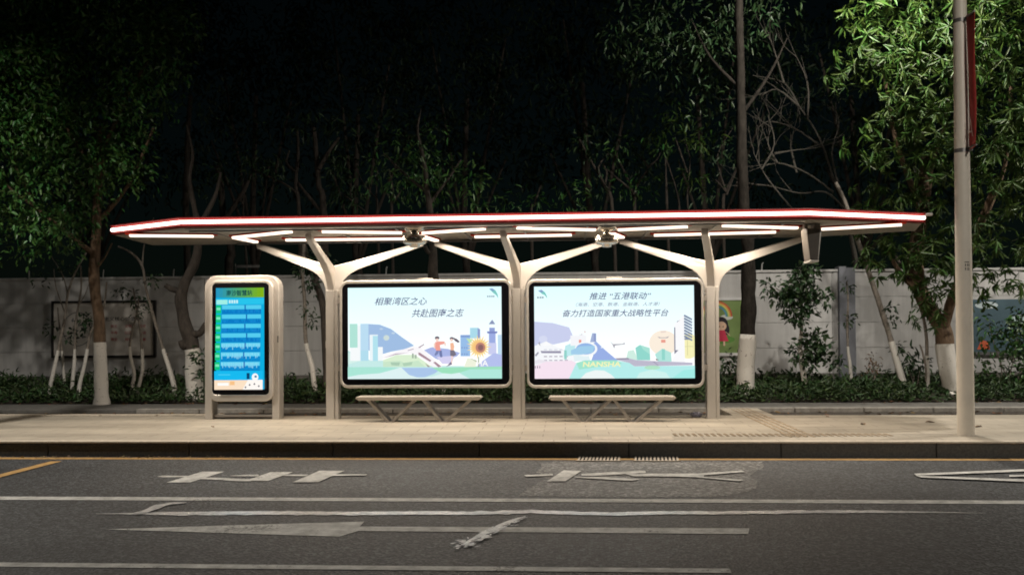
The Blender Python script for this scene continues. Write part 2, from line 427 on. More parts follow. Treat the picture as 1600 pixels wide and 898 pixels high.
# stretched bus-lane lettering, read lengthways by the drivers
b = MB()
lz = [.006]
def nz(): lz[0] += .0006; return lz[0]
def z2(pts): z = nz(); return [rp(240+u/4.21, 720+w/4.21, z) for u, w in pts]
def z3(pts): z = nz(); return [rp(680+u/3.81, 690+w/3.81, z) for u, w in pts]
def z4(pts): z = nz(); return [rp(1000+u/3.81, 610+w/3.81, z) for u, w in pts]
for pts in (((20,104),(60,109),(225,107),(225,100),(60,98)), ((85,144),(240,144),(465,72),(320,72)), ((300,112),(420,112),(640,124),(640,136),(560,136),(380,124),(290,122)),
            ((600,134),(755,134),(915,76),(770,76)), ((495,100),(560,96),(690,92),(690,104),(560,104)), ((850,102),(1000,103),(1020,93),(880,92)),
            ((915,144),(1080,144),(1255,68),(1090,68)), ((1160,103),(1395,99),(1405,92),(1190,92))):
    b.sheet(z2(pts))
for pts in (((530,202),(540,212),(700,206),(700,196)), ((665,240),(775,240),(872,177),(765,174)), ((870,196),(870,206),(940,208),(1255,190),(1250,177),(1150,180)),
            ((820,214),(850,220),(1170,238),(1220,228),(1000,214)), ((1130,197),(1180,211),(1600,214),(1600,196))):
    b.sheet(z3(pts))
for pts in (((0,500),(0,514),(230,516),(360,511),(625,490),(605,482),(340,500)), ((180,518),(330,522),(590,546),(615,538),(300,514))):
    b.sheet(z4(pts))
for pts in (((1428,741.5),(1432,744.5),(1640,736.5),(1640,733)), ((1430,744.8),(1440,747.5),(1640,756),(1640,752)), ((1577,744),(1577,746.5),(1640,745.5),(1640,742.5))):
    z = nz(); b.sheet([rp(*p, z) for p in pts])
struct(b.build('road_lettering', M_PAINT))
# coarse repaired patch in the bay
pp = [(812,774),(835,757),(855,748),(838,738),(850,724),(870,720),(1000,720.5),(1120,722),(1193,721),(1190,732),(1172,741),(1180,752),(1184,762),(1160,770),(1120,776),(960,777)]
v = []
for i in range(len(pp)):
    a, c = pp[i], pp[(i+1) % len(pp)]
    for k in range(10):
        t = k/10; x = a[0]+(c[0]-a[0])*t; y = a[1]+(c[1]-a[1])*t
        v.append(rp(x+7*noise.noise(Vector((x*.13, y*.2, 1))), min(778, max(720, y+1.6*noise.noise(Vector((x*.1, y*.2, 5))))), .003))
b = MB(); b.sheet(v); struct(b.build('road_patch', M_PATCH))
# wet, shiny seam across the lane
b = MB()
def streak(pts, w0, w1, z=.006, amp=.03):
    P = []
    for i in range(len(pts)-1):
        a, c = pts[i], pts[i+1]; n = max(2, int(math.dist(a, c)/6))
        for k in range(n): t = k/n; P.append((a[0]+(c[0]-a[0])*t, a[1]+(c[1]-a[1])*t))
    P.append(pts[-1]); up = []; dn = []
    for i, (x, y) in enumerate(P):
        p = Vector(rp(x, y, z)); t = Vector(rp(*P[min(i+1, len(P)-1)], z))-Vector(rp(*P[max(i-1, 0)], z)); t.normalize(); q = Vector((-t.y, t.x, 0))
        s_ = i/(len(P)-1); env = min(1, s_*9+.08)*min(1, (1-s_)*7+.06)
        w = (w0+(w1-w0)*s_)*env
        up.append(p+q*(w*(1+.5*noise.noise(Vector((x*.05, 3, 0))))+amp*.35*noise.noise(Vector((x*.35, 0, 0)))))
        dn.append(p-q*(w*(1+.5*noise.noise(Vector((x*.05, 9, 0))))+amp*.35*noise.noise(Vector((x*.35, 7, 0)))))
    for i in range(len(P)-1): b.sheet([dn[i], dn[i+1], up[i+1], up[i]])
streak([(150,803),(300,802.5),(420,801.5),(560,802.5),(650,801.5),(740,802),(830,799.5),(900,802),(960,803.5),(1040,801),(1120,801.5),(1250,800),(1350,799.5),(1440,800.5),(1540,802)], .085, .06)
streak([(206,804),(222,801.5),(238,796),(250,790.5),(268,787.5),(292,786)], .065, .045, .010)
streak([(820,808),(802,814),(775,825),(752,836),(735,846)], .022, .03, .0106, .05)
streak([(790,819),(765,831),(742,842),(722,853)], .016, .022, .0112, .05)
rnd = random.Random(8)
for k in range(120):
    t_ = rnd.random()**.8; x = 818+(716-818)*t_+rnd.gauss(0, 3+6*t_); y = 809+(857-809)*t_+rnd.gauss(0, 1.6)
    p = Vector(rp(x, y, .0115+.00003*k)); l = rnd.uniform(.012, .045); w = rnd.uniform(.007, .018); an = rnd.gauss(.9, .35); d = Vector((math.cos(an), math.sin(an), 0)); q = Vector((-d.y, d.x, 0))
    b.sheet([p-d*l, p-d*l*.3-q*w, p+d*l*.6-q*w*.7, p+d*l, p+d*l*.2+q*w*.9])
struct(b.build('wet_seam', M_WET))

# ================================================================== BOUNDARY WALL
WY = 20.5
xp0, xp1 = at(1310, 510, WY).x, at(1336, 510, WY).x
zt = at(1000, 424, WY).z
def wall(name, label, x0, x1, dy, spikes):
    t = thing(name, label, 'wall', ((x0+x1)/2, WY+dy, .2))
    b = MB(); rows = 5; z0 = .62; h = (zt-.05-z0)/4
    b.box((x0, WY+dy+.02, -.1), (x1, WY+dy+.18, zt-.06))
    k = z0
    for r in range(4):
        x = x0
        while x < x1-.01:
            xe = min(x1, x+3.6); b.box((x+.004, WY+dy, k+.004), (xe-.004, WY+dy+.03, k+h-.004)); x = xe
        k += h
    b.build('panel_face', M_WALL, t, bevel=.005)
    b = MB(); b.box((x0, WY+dy-.015, -.1), (x1, WY+dy+.016, z0-.003)); b.build('plinth', M_WALLD, t)
    b = MB(); b.box((x0, WY+dy-.03, zt-.055), (x1, WY+dy+.21, zt)); b.build('coping', M_WALL, t, bevel=.008)
    for px, py in spikes:
        p = at(px, py, WY+.08)
        b = MB(); b.tube([(p.x, WY+dy+.08, zt-.01), (p.x+.01, WY+dy+.08, zt+.14), (p.x+.03, WY+dy+.05, zt+.17)], .014, 6); b.build('spike', M_WALL, t)
    return t
wall('boundary_wall', 'long pale panelled boundary wall running behind the bus shelter', -30, xp0-.002, 0, [(45,420),(161,421),(271,422),(603,420),(1190,415)])
wall('boundary_wall', 'pale panelled boundary wall to the right of the grey pillar', xp1+.002, 30, .06, [])
b = MB(); b.box((xp0, WY-.10, -.1), (xp0+.16, WY+.22, zt+.06)); b.box((xp0+.164, WY-.06, -.1), (xp1, WY+.22, zt+.03))
tag(b.build('wall_pillar', M_PIL, bevel=.008), 'grey steel pillar between the two stretches of pale wall', 'pillar')

# framed board with slogans
def rect_at(px0, py0, px1, py1, Y):
    a = at((px0+px1)/2, py1, Y); c = at((px0+px1)/2, py0, Y); l = at(px0, (py0+py1)/2, Y); r = at(px1, (py0+py1)/2, Y)
    return l.x, a.z, r.x, c.z
x0, z0, x1, z1 = rect_at(84, 473, 240, 555, WY-.05)
t = thing('slogan_board', 'framed white slogan board on the dark wall with a painted round emblem and red words', 'notice board', ((x0+x1)/2, WY-.03, z0))
b = MB(); b.box((x0, WY-.045, z0), (x1, WY-.001, z1)); b.build('board', mat('board_white', (.66, .62, .58), .7, 0, .1, 3), t)
b = MB(); ring_xz(b, [(x0-.05,z0-.05),(x1+.05,z0-.05),(x1+.05,z1+.05),(x0-.05,z1+.05)], [(x0,z0),(x1,z0),(x1,z1),(x0,z1)], WY-.075, WY-.001)
b.build('frame', mat('black_frame', (.02, .018, .018), .5), t)
M_INKB = mat('black_ink', (.03, .03, .03), .7); M_INKR = mat('red_ink', (.42, .05, .05), .7); M_INKG = mat('grey_ink', (.20, .20, .20), .7)
def place_text(mb, body, px, pz, width, height, y, m, shear=0, bold=0.0, center=False):
    v, f = text_tris(body, shear, bold)
    X = [q[0] for q in v]; Z = [q[1] for q in v]
    sx = width/(max(X)-min(X)) if width else height/(max(Z)-min(Z)); sz = height/(max(Z)-min(Z))
    mb.add([((q[0]-min(X))*sx+px, y, (q[1]-min(Z))*sz+pz) for q in v], f, m)
cell = lambda px, py: at(px, py, WY-.05)
b = MB()
u = 9/1400*WY
p = cell(146.5, 501.5); place_text(b, '社会主义核心价值观', p.x, p.z, u*8.55, u*.74, WY-.048, M_INKB, 0, .01)
for r, row in enumerate((('富强','民主','文明','和谐'), ('自由','平等','公正','法治'), ('爱国','敬业','诚信','友善'))):
    for c_, w in enumerate(row):
        p = cell((153, 173, 195, 217.5)[c_], (512, 522, 532.5)[r]); place_text(b, w, p.x, p.z, u*1.22, u*.56, WY-.048, M_INKR, 0, .012)
b.build('lettering', None, t)
b = MB(); c0 = cell(121, 514); R_ = .36
outer = [(c0.x+(R_)*math.cos(k*PI/24), c0.z+(R_*1.12)*math.sin(k*PI/24)) for k in range(48)]
inner = [(c0.x+(R_-.02)*math.cos(k*PI/24), c0.z+(R_*1.12-.02)*math.sin(k*PI/24)) for k in range(48)]
ring_xz(b, outer, inner, WY-.048, WY-.046, M_INKG)
for k in range(9):
    a = RNG.uniform(0, 6.28); rr = RNG.uniform(.05, .3); x = c0.x+rr*math.cos(a); z = c0.z+rr*math.sin(a); d = RNG.uniform(0, 6.28)
    b.add([(x, WY-.0475, z), (x+.09*math.cos(d+.5), WY-.0475, z+.05*math.sin(d+.5)), (x+.16*math.cos(d), WY-.0475, z+.12*math.sin(d)), (x+.05*math.cos(d-.6), WY-.0475, z+.07*math.sin(d-.6))], [(0,1,2,3)], M_INKB if k % 2 else M_INKG)
b.build('emblem', None, t)

# child's poster on the wall, right of the last post
x0, z0, x1, z1 = rect_at(1098, 469, 1159, 551, WY-.04)
t = thing('wall_poster', 'green poster of a girl in red under a rainbow, on the pale wall', 'poster', ((x0+x1)/2, WY-.02, z0))
b = MB(); b.box((x0, WY-.03, z0), (x1, WY-.001, z1)); b.build('panel', mat('poster_green', (.20, .30, .10), .6, 0, .12, 2.5), t)
for a, c in ((z1, z1+.06), (z0-.07, z0)):
    b = MB(); b.box((x0-.03, WY-.045, a), (x1+.04, WY-.001, c)); b.build('rail', mat('white_rail', (.72, .72, .72), .6), t)
def disc(mb, cx, cz, rx, rz, y, m, n=24): mb.add([(cx+rx*math.cos(2*PI*k/n), y, cz+rz*math.sin(2*PI*k/n)) for k in range(n)], [tuple(range(n))], m)
b = MB(); P = lambda px, py: at(px, py, WY-.03)
pm = lambda rgb: mat('poster_%d_%d_%d' % rgb, lin(rgb), .7)
c0 = P(1119, 498)
for k, rgb in enumerate(((200,90,70), (225,160,80), (220,210,120), (110,170,120), (90,150,190))):
    ro = .36-.03*k
    pts = [(c0.x+ro*math.cos(PI*q/24), WY-.0345-.0008*k, c0.z+.05+ro*math.sin(PI*q/24)) for q in range(25)]
    pin = [(c0.x+(ro-.03)*math.cos(PI*q/24), WY-.0345-.0008*k, c0.z+.05+(ro-.03)*math.sin(PI*q/24)) for q in range(25)]
    b.add(pts+pin[::-1], [tuple(range(50))], pm(rgb))
g = P(1127, 508)
disc(b, g.x+.12, g.z+.18, .14, .06, WY-.033, pm((215,220,215)))
disc(b, g.x, g.z-.32, .3, .09, WY-.033, pm((90,140,60)))
disc(b, g.x, g.z+.02, .15, .17, WY-.036, pm((35,30,40)))
disc(b, g.x+.12, g.z-.1, .06, .12, WY-.0365, pm((35,30,40))); disc(b, g.x-.12, g.z-.1, .06, .12, WY-.0365, pm((35,30,40)))
disc(b, g.x, g.z-.02, .115, .105, WY-.037, pm((225,190,165)))
b.add([(g.x-.07, WY-.038, g.z-.11), (g.x+.07, WY-.038, g.z-.11), (g.x+.16, WY-.038, g.z-.36), (g.x-.16, WY-.038, g.z-.36)], [(0,1,2,3)], pm((205,55,85)))
for s in (-1, 1):
    b.box((g.x+s*.06-.02, WY-.036, g.z-.46), (g.x+s*.06+.02, WY-.0345, g.z-.362), pm((225,190,166)))
    b.add([(g.x+s*.08, WY-.0385, g.z-.13), (g.x+s*.1, WY-.0385, g.z-.16), (g.x+s*.2, WY-.0385, g.z-.25), (g.x+s*.18, WY-.0385, g.z-.21)], [(0,1,2,3)], pm((225,190,167)))
    disc(b, g.x+s*.04, g.z-.03, .012, .016, WY-.0385, pm((35,30,41)), 10)
b.build('picture', None, t)
# faded blue mural at the right edge
x0, z0, x1, z1 = rect_at(1512, 467, 1720, 549, WY+.02)
t = thing('wall_mural', 'faded blue mural panel on the wall behind the street lamp pole', 'mural', ((x0+x1)/2, WY, z0))
b = MB(); b.box((x0, WY+.02, z0), (x1, WY+.059, z1)); b.build('panel', mat('mural_blue', (.06, .11, .14), .7, 0, .25, 1.2), t)
b = MB(); b.box((x0-.02, WY+.0, z0-.07), (x1, WY+.059, z0-.002)); b.build('rail', mat('grey_rail', (.12, .12, .12), .6), t)
b = MB(); p = at(1535, 540, WY+.02)
b.add([(p.x-.12, WY+.015, p.z-.08), (p.x+.16, WY+.015, p.z-.08), (p.x+.12, WY+.015, p.z+.09), (p.x-.02, WY+.015, p.z+.13)], [(0,1,2,3)], pm((200,95,60)))
disc(b, p.x+.1, p.z+.9, .25, .08, WY+.016, pm((190,205,210))); disc(b, p.x+.9, p.z+.6, .35, .1, WY+.016, pm((185,205,210)))
b.build('picture', None, t)

# ================================================================== BUS SHELTER
posts_x = [-3.80, -.745, 2.365]
SZ = 3.17          # soffit level
shelter = thing('bus_shelter', 'bus shelter with a long thin lit roof carried on three tree-shaped beige metal posts', 'bus shelter', (posts_x[1], PY, KZ))
def bez(p0, p1, p2, n=12):
    p0, p1, p2 = Vector(p0), Vector(p1), Vector(p2)
    return [p0*(1-t)**2+p1*2*t*(1-t)+p2*t*t for t in [i/n for i in range(n+1)]]
tips = [((405,381), (660,374), (482,359)), ((682,376), (950,369), (786,357)), ((970,369), (1252,366), (1101,354))]
for i, px in enumerate(posts_x):
    b = MB()
    b.box((px-.10, PY-.10, KZ-.05), (px+.035, PY+.10, 2.30))
    b.box((px+.041, PY-.085, KZ-.05), (px+.10, PY+.10, 2.30)); b.box((px-.06, PY-.07, KZ-.05), (px+.06, PY+.09, 2.295))
    if i == 0: b.box((px-.125, PY-.03, 1.35), (px-.09, PY+.03, 1.47))
    post = b.build('post', M_METAL, shelter, bevel=.008)
    (lx, ly), (rx, ry), (fx, fy) = tips[i]
    for j, ((qx, qy), Y) in enumerate((((lx, ly), 15.2), ((rx, ry), 15.2), ((fx, fy), 13.85))):
        tip = at(qx, qy, Y); d = Vector((tip.x-px, tip.y-PY, 0)); L_ = d.length; d.normalize(); q = Vector((-d.y, d.x, 0))
        zn = (2.70, 2.70, 2.66)[j]; w = (.075, .078, .062)[j]; c0 = (.098, .1, .085)[j]
        zl = lambda t: (zn-.20)+(SZ-.105-(zn-.20))*t        # lower edge of the straight part, t along the arm
        t0 = (.33, .30, .42)[j]
        low = [(c0, 2.22-.004*j)]+[(p.x, p.z) for p in bez((c0, 0, 2.28), (c0+.015, 0, zl(.06)), (L_*t0, 0, zl(t0)), 10)]+[(L_*k, zl(k)) for k in (.6, .8, 1.0)]
        up = [(L_+.02, SZ-.004), (L_*.5, zn+(SZ-.004-zn)*.47), (L_*.2, zn+(SZ-.004-zn)*.165), (.0, zn), (-.03, zn-.1), (-.03, 2.22-.004*j)]
        out = low+up; n = len(out); O = Vector((px, PY, 0))
        V = [O+d*a_+q*w*s_*(1 if a_ < L_*.5 else .88)+Vector((0, 0, z)) for s_ in (-1, 1) for a_, z in out]
        b = MB(); b.add(V, [tuple(range(n)), tuple(range(2*n-1, n-1, -1))]+[(k, k+n, (k+1) % n+n, (k+1) % n) for k in range(n)])
        b.build('arm', M_METAL if j < 2 else M_METAL2, post, bevel=.012)  # front arm gets the darker metal for its shaded side

# roof
def rf(x, y, Y): p = at(x, y, Y); return (p.x, Y)
YF, YB = 13.0, 15.45
plan = [rf(180,360,13.85), rf(285,347,YF), rf(1263,334,YF), rf(1440,343,13.74), rf(1430,356,14.7), rf(1275,367,YB), rf(238,378,YB)]
roof_b = MB(); roof_b.prism(plan, SZ, SZ+.10); 
roof = roof_b.build('roof', M_SOFF, shelter, bevel=.01)
cx_ = sum(p[0] for p in plan)/7; cy_ = sum(p[1] for p in plan)/7
b = MB(); b.prism([(cx_+(x-cx_)*.985, cy_+(y-cy_)*.9) for x, y in plan], SZ+.103, SZ+.135); b.build('roof_cover', M_GREYM, roof, bevel=.02)
# fascia: trough painted red as the glow round the light tube in it, along the left chamfer, the front and the right chamfer
path = plan[0:4]
def offset_path(path, d):
    o = []
    for i, p in enumerate(path):
        n = Vector((0, 0))
        for a, c in ((path[max(i-1, 0)], path[max(i, 1)]), (path[min(i, len(path)-2)], path[min(i+1, len(path)-1)])):
            e = Vector((c[0]-a[0], c[1]-a[1])).normalized(); n += Vector((e.y, -e.x))
        n.normalize(); o.append((p[0]+n.x*d, p[1]+n.y*d))
    return o
def loft(mb, prof, m=None):      # prof: list of (offset, z), closed
    rows = [offset_path(path, d) for d, z in prof]; k = len(prof); n = len(path)
    v = [(*rows[j][i], prof[j][1]) for i in range(n) for j in range(k)]
    mb.add(v, [(i*k+j, (i+1)*k+j, (i+1)*k+(j+1) % k, i*k+(j+1) % k) for i in range(n-1) for j in range(k)]+[tuple(range(k)), tuple(range((n-1)*k, n*k))[::-1]], m)
b = MB(); loft(b, [(.002, 3.178), (.078, 3.186), (.092, 3.197), (.03, 3.216), (.03, 3.291), (.092, 3.311), (.078, 3.324), (.002, 3.318)]); b.build('fascia_trough', M_RED, roof)
b = MB(); loft(b, [(.033, 3.232), (.064, 3.229), (.080, 3.240), (.080, 3.268), (.064, 3.279), (.033, 3.276)]); b.build('fascia_light', M_TUBE, roof)
b = MB(); p0 = at(1436, 336, 13.74); p1 = at(1456, 335.2, 13.78); b.tube([p0, p1], .022, 8); b.build('gutter_pipe', M_METAL, roof)
# light strips under the roof
strips = [((203,367),(333,368)), ((366,370),(454,361)), ((366,370),(400,377)), ((503,361),(628,362.5)), ((447,374),(632,372)),
          ((661,363),(757,356.5)), ((656,367),(682,375)), ((808,355),(930,358)), ((742,369),(893,366)),
          ((966,358),(1074,353)), ((957,364),(972,370)), ((1130,351.5),(1245,355)), ((1022,366.5),(1212,361.5)), ((1283,357),(1409,350))]
for (a, c) in strips:
    p, q = on(*a, SZ-.03), on(*c, SZ-.03)
    d = (q-p).normalized(); n_ = Vector((-d.y, d.x, 0))*.042
    b = MB(); v = [p-n_, q-n_, q+n_, p+n_]
    b.add([(x.x, x.y, SZ-.058) for x in v]+[(x.x, x.y, SZ-.026) for x in v], [(0,1,2,3),(7,6,5,4),(0,4,5,1),(1,5,6,2),(2,6,7,3),(3,7,4,0)])
    so = b.build('light_strip', M_LED, roof)
    ad = bpy.data.lights.new('strip_lamp', 'AREA'); ad.shape = 'RECTANGLE'; ad.size = (q-p).length; ad.size_y = .064; ad.color = LED_COL
    ad.energy = PI*LED_STR*ad.size*ad.size_y
    ao = bpy.data.objects.new('strip_lamp', ad); COL.objects.link(ao); ao.parent = so
    ao.location = Vector(((p.x+q.x)/2, (p.y+q.y)/2, SZ-.0595))-world_loc(so); ao.rotation_euler.z = math.atan2(d.y, d.x)
    n2 = n_*1.35
    b = MB(); v = [p-n2-d*.06, q-n2+d*.06, q+n2+d*.06, p+n2-d*.06]
    b.add([(x.x, x.y, SZ-.0255) for x in v]+[(x.x, x.y, SZ-.001) for x in v], [(0,1,2,3),(7,6,5,4),(0,4,5,1),(1,5,6,2),(2,6,7,3),(3,7,4,0)])
    b.build('strip_fringe_backing', M_REDS, roof)  # red slab colours the halo along the strip edges
# longitudinal ribs of the soffit
b = MB()
for yy in (13.22, 15.2): b.box((plan[1][0], yy, SZ-.03), (plan[2][0], yy+.05, SZ-.0005))
b.build('soffit_rib', M_GREYM, roof, bevel=.005)
for k in range(10):
    xx = plan[1][0]+.25+(plan[2][0]-plan[1][0]-.5)*k/9
    b = MB(); b.box((xx-.012, 13.275, SZ-.018), (xx+.012, 15.195, SZ-.0008)); b.build('soffit_rib', M_GREYM, roof)
b = MB(); b.box((plan[1][0]+.02, YF+.03, SZ-.016), (plan[2][0]-.02, YF+.17, SZ-.0006)); b.build('front_trim', M_METAL, roof, bevel=.004)
# round fixtures below the roof
for px in (648, 948):
    p = on(px, 357, SZ-.02)
    l = MB()
    def lathe(mb, cx, cy, prof, n=24, m=None):
        v = [(cx+r*math.cos(2*PI*k/n), cy+r*math.sin(2*PI*k/n), z) for r, z in prof for k in range(n)]
        mb.add(v, [(j*n+k, j*n+(k+1) % n, (j+1)*n+(k+1) % n, (j+1)*n+k) for j in range(len(prof)-1) for k in range(n)], m, True)
        mb.add(v[:n], [tuple(range(n))], m); mb.add(v[-n:], [tuple(range(n-1,-1,-1))], m)
    lathe(l, p.x, p.y, [(.16, SZ-.001), (.15, SZ-.05), (.06, SZ-.06), (.06, SZ-.125), (.155, SZ-.13), (.175, SZ-.145), (.175, SZ-.235), (.15, SZ-.255), (.08, SZ-.26), (.07, SZ-.30), (.02, SZ-.305)])
    l.build('ceiling_fixture', mat('brushed_metal', (.55, .51, .45), .25, .9, .05, 3), roof)
# hanging sign box near the right end
p = at(1266, 352, 13.6)
t = thing('hanging_sign', 'tapering grey sign box hanging under the right end of the shelter roof', 'sign', (p.x, 13.6, SZ))
zb = at(1266, 406, 13.4).z
def taper(mb, x, wt, wb, y0, y1, zt_, zb_, m=None):
    mb.add([(x-wb,y0,zb_),(x+wb,y0,zb_),(x+wb,y1,zb_),(x-wb,y1,zb_),(x-wt,y0,zt_),(x+wt,y0,zt_),(x+wt,y1,zt_),(x-wt,y1,zt_)],
           [(0,3,2,1),(4,5,6,7),(0,1,5,4),(1,2,6,5),(2,3,7,6),(3,0,4,7)], m)
b = MB(); taper(b, p.x, .112, .062, 13.4, 13.72, SZ-.08, zb); b.build('sign_box', mat('sign_grey', (.085, .075, .065), .55, 0, .1, 4, 0, spec=.3), t, bevel=.008)
b = MB(); taper(b, p.x, .066, .062, 13.39, 13.73, zb-.001, zb-.03); b.build('bottom_trim', M_METAL, t, bevel=.004)
b = MB(); b.box((p.x-.10, 13.55, SZ-.079), (p.x-.05, 13.65, SZ-.001)); b.box((p.x+.03, 13.5, SZ-.079), (p.x+.12, 13.7, SZ-.001)); b.build('hanger', M_METAL2, t)
b = MB(); b.add([(p.x+.050,13.395,zb+.01),(p.x+.060,13.395,zb+.01),(p.x+.108,13.395,SZ-.09),(p.x+.088,13.395,SZ-.09)],[(0,1,2,3)]); b.build('edge_trim', M_METAL, t)

# ------------------------------------------------------------------ lightboxes with posters
def screen_paper(name, top, mid, k=1.0):
    m = bpy.data.materials.new(name); m.use_nodes = True
    nt = m.node_tree; nt.nodes.clear(); N = nt.nodes.new; L = nt.links.new
    tc = N('ShaderNodeTexCoord'); sx = N('ShaderNodeSeparateXYZ'); L(tc.outputs['Generated'], sx.inputs[0])
    r = N('ShaderNodeValToRGB'); e = r.color_ramp.elements
    e[0].position = .2; e[0].color = (*lin(mid), 1); e[1].position = 1; e[1].color = (*lin(top), 1)
    L(sx.outputs[2], r.inputs[0])
    em = N('ShaderNodeEmission'); em.inputs[1].default_value = k; L(r.outputs[0], em.inputs[0])
    o = N('ShaderNodeOutputMaterial'); L(em.outputs[0], o.inputs[0]); return m
M_PAPER = screen_paper('poster_paper', (214,244,248), (248,248,246), 1.16)
class Art:
    """flat printed shapes in poster coordinates, stacked in thin layers towards the viewer"""
    def __init__(s, rect, src, y): s.r = rect; s.src = src; s.y = y; s.k = 0; s.b = MB(); s.soft = 0
    def uv(s, x, y):
        a, b_, c, d = s.src; x0, z0, x1, z1 = s.r
        x = min(c, max(a, x)); y = min(d, max(b_, y))
        return x0+(x-a)/(c-a)*(x1-x0), z1-(y-b_)/(d-b_)*(z1-z0)
    def poly(s, pts, rgb, k=1.0):
        s.k += 1; y = s.y-.0003*s.k
        if s.soft: rgb = tuple(int(v+(255-v)*s.soft) for v in rgb)  # whitens the inks to stand for bloom from the lit box
        s.b.add([(s.uv(*p)[0], y, s.uv(*p)[1]) for p in pts], [tuple(range(len(pts)))], ink(rgb, k))
    def rect(s, x0, y0, x1, y1, rgb): s.poly([(x0,y1),(x1,y1),(x1,y0),(x0,y0)], rgb)
    def ell(s, cx, cy, rx, ry, rgb, a0=0, a1=360, n=28): s.poly([(cx+rx*math.cos(math.radians(a0+(a1-a0)*i/n)), cy-ry*math.sin(math.radians(a0+(a1-a0)*i/n))) for i in range(n+(a1-a0 < 360))], rgb)
    def text(s, body, x0, y0, x1, y1, rgb, shear=0, bold=0.0):
        s.k += 1; a = s.uv(x0, y1); c = s.uv(x1, y0)
        place_text(s.b, body, a[0], a[1], c[0]-a[0], c[1]-a[1], s.y-.0003*s.k, ink(rgb), shear, bold)
TXT = (78, 84, 128)
def art_left(A):
    A.poly([(21,600),(200,680),(330,690),(700,735),(1368,745),(1368,850),(21,850)], (186,232,228))
    A.poly([(21,620),(70,640),(130,690),(21,720)], (205,240,232))
    A.rect(36,366,105,575,(158,222,206)); A.rect(105,380,131,690,(240,248,252))
    A.poly([(202,600),(202,368),(300,374),(400,412),(500,488),(604,560),(520,590),(400,612),(330,632)], (138,176,222))
    A.ell(360,490,26,24,(196,214,210)); A.ell(420,450,16,8,(180,205,228)); A.ell(315,412,16,8,(176,202,228))
    A.rect(131,366,202,686,(172,214,240)); A.rect(212,462,285,690,(232,246,250)); A.rect(240,472,285,692,(160,220,236)); A.rect(285,570,328,690,(246,250,252))
    A.rect(40,577,122,690,(246,250,252)); A.rect(131,600,202,690,(160,214,236))
    A.poly([(330,684),(450,640),(610,640),(760,745),(330,740)], (212,238,200)); A.poly([(330,700),(480,690),(520,712),(640,690),(700,745),(330,745)], (190,226,190))
    A.poly([(395,705),(480,705),(470,735),(405,730)], (150,190,160)); A.poly([(500,712),(590,700),(580,730),(512,740)], (158,198,166))
    A.poly([(690,600),(760,574),(900,590),(1005,625),(980,655),(860,700),(790,675)], (150,166,226)); A.poly([(800,660),(960,650),(930,720),(850,720)], (206,200,240))
    A.poly([(326,672),(330,652),(440,612),(600,566),(660,572),(850,748),(770,748),(630,640),(560,628),(440,632)], (250,247,250))
    A.poly([(640,620),(655,622),(755,690),(742,702),(642,640)], (150,112,128)); A.poly([(770,706),(790,702),(842,742),(815,750)], (150,112,128))
    A.poly([(700,715),(745,745),(725,748)], (140,110,120)); A.poly([(640,575),(690,545),(694,552),(650,582)], (150,120,140)); A.poly([(328,670),(440,628),(560,622),(440,640)], (178,158,178))
    A.poly([(545,600),(600,585),(600,592),(550,606)], (160,140,160)); A.rect(585,628,600,670,(140,160,140)); A.rect(608,640,626,672,(150,170,150))
    # two runners
    A.ell(806,494,20,14,(70,56,72)); A.ell(806,512,14,14,(246,210,196)); A.poly([(790,530),(822,524),(872,524),(876,545),(830,556),(836,604),(796,604),(784,560)], (240,142,126))
    A.poly([(866,526),(884,540),(880,568),(870,566),(870,545)], (246,210,196)); A.poly([(775,540),(790,536),(788,590),(776,580)], (246,210,196))
    A.poly([(800,604),(826,604),(812,636),(788,650),(782,640)], (90,104,160)); A.poly([(826,604),(846,604),(852,660),(834,664),(824,630)], (78,92,150))
    A.ell(934,500,18,13,(70,56,72)); A.poly([(945,490),(980,505),(1004,528),(990,538),(960,520)], (70,56,72)); A.ell(932,514,12,13,(246,210,196))
    A.poly([(920,540),(948,536),(956,570),(950,604),(924,604)], (244,170,130)); A.poly([(920,602),(954,602),(974,640),(950,656),(920,650)], (92,84,104))
    A.poly([(930,652),(944,654),(936,720),(926,720)], (246,206,192)); A.poly([(926,700),(936,726),(880,746),(900,730)], (100,90,120))
    # right-hand buildings
    A.rect(1010,470,1094,655,(128,176,228)); A.rect(1010,470,1094,490,(104,140,206)); A.rect(1094,408,1170,500,(152,212,232)); A.poly([(1160,412),(1182,420),(1182,500),(1160,500)], (116,136,194))
    for y in (575,630):
        for x in (1020,1042,1062): A.rect(x,y,x+8,y+12,(90,110,180))
    A.rect(1258,452,1316,600,(134,154,220)); A.rect(1252,540,1322,640,(190,196,238)); A.poly([(1240,440),(1334,440),(1328,458),(1246,458)], (90,106,180)); A.rect(1262,408,1310,441,(120,140,206)); A.poly([(1256,378),(1288,338),(1314,378)], (110,124,170))
    A.poly([(1150,748),(1210,690),(1300,628),(1368,640),(1368,748)], (164,178,234)); A.rect(1335,470,1368,640,(178,214,240))
    A.poly([(1040,750),(1070,670),(1150,690),(1140,750)], (236,240,214))
    # sunflower
    pts = []
    for i in range(44):
        a = math.radians(i*360/44); r = (112 if i % 4 == 0 else 98 if i % 2 == 0 else 62); pts.append((1170+r*math.cos(a), 575-r*.98*math.sin(a)))
    A.poly(pts, (248,214,120)); A.poly([(1170+(x-1170)*.72, 575+(y-575)*.72) for x, y in pts], (248,184,100)); A.ell(1184,580,42,44,(176,104,86)); A.ell(1186,580,24,26,(112,66,66))
    A.poly([(1060,498),(1120,510),(1090,545),(1075,520)], (182,224,160)); A.rect(1164,660,1172,748,(130,150,110)); A.poly([(1090,670),(1150,694),(1150,706)], (150,170,130))
    A.text('HA', 1152,690,1250,742,(252,252,252),0,.02)
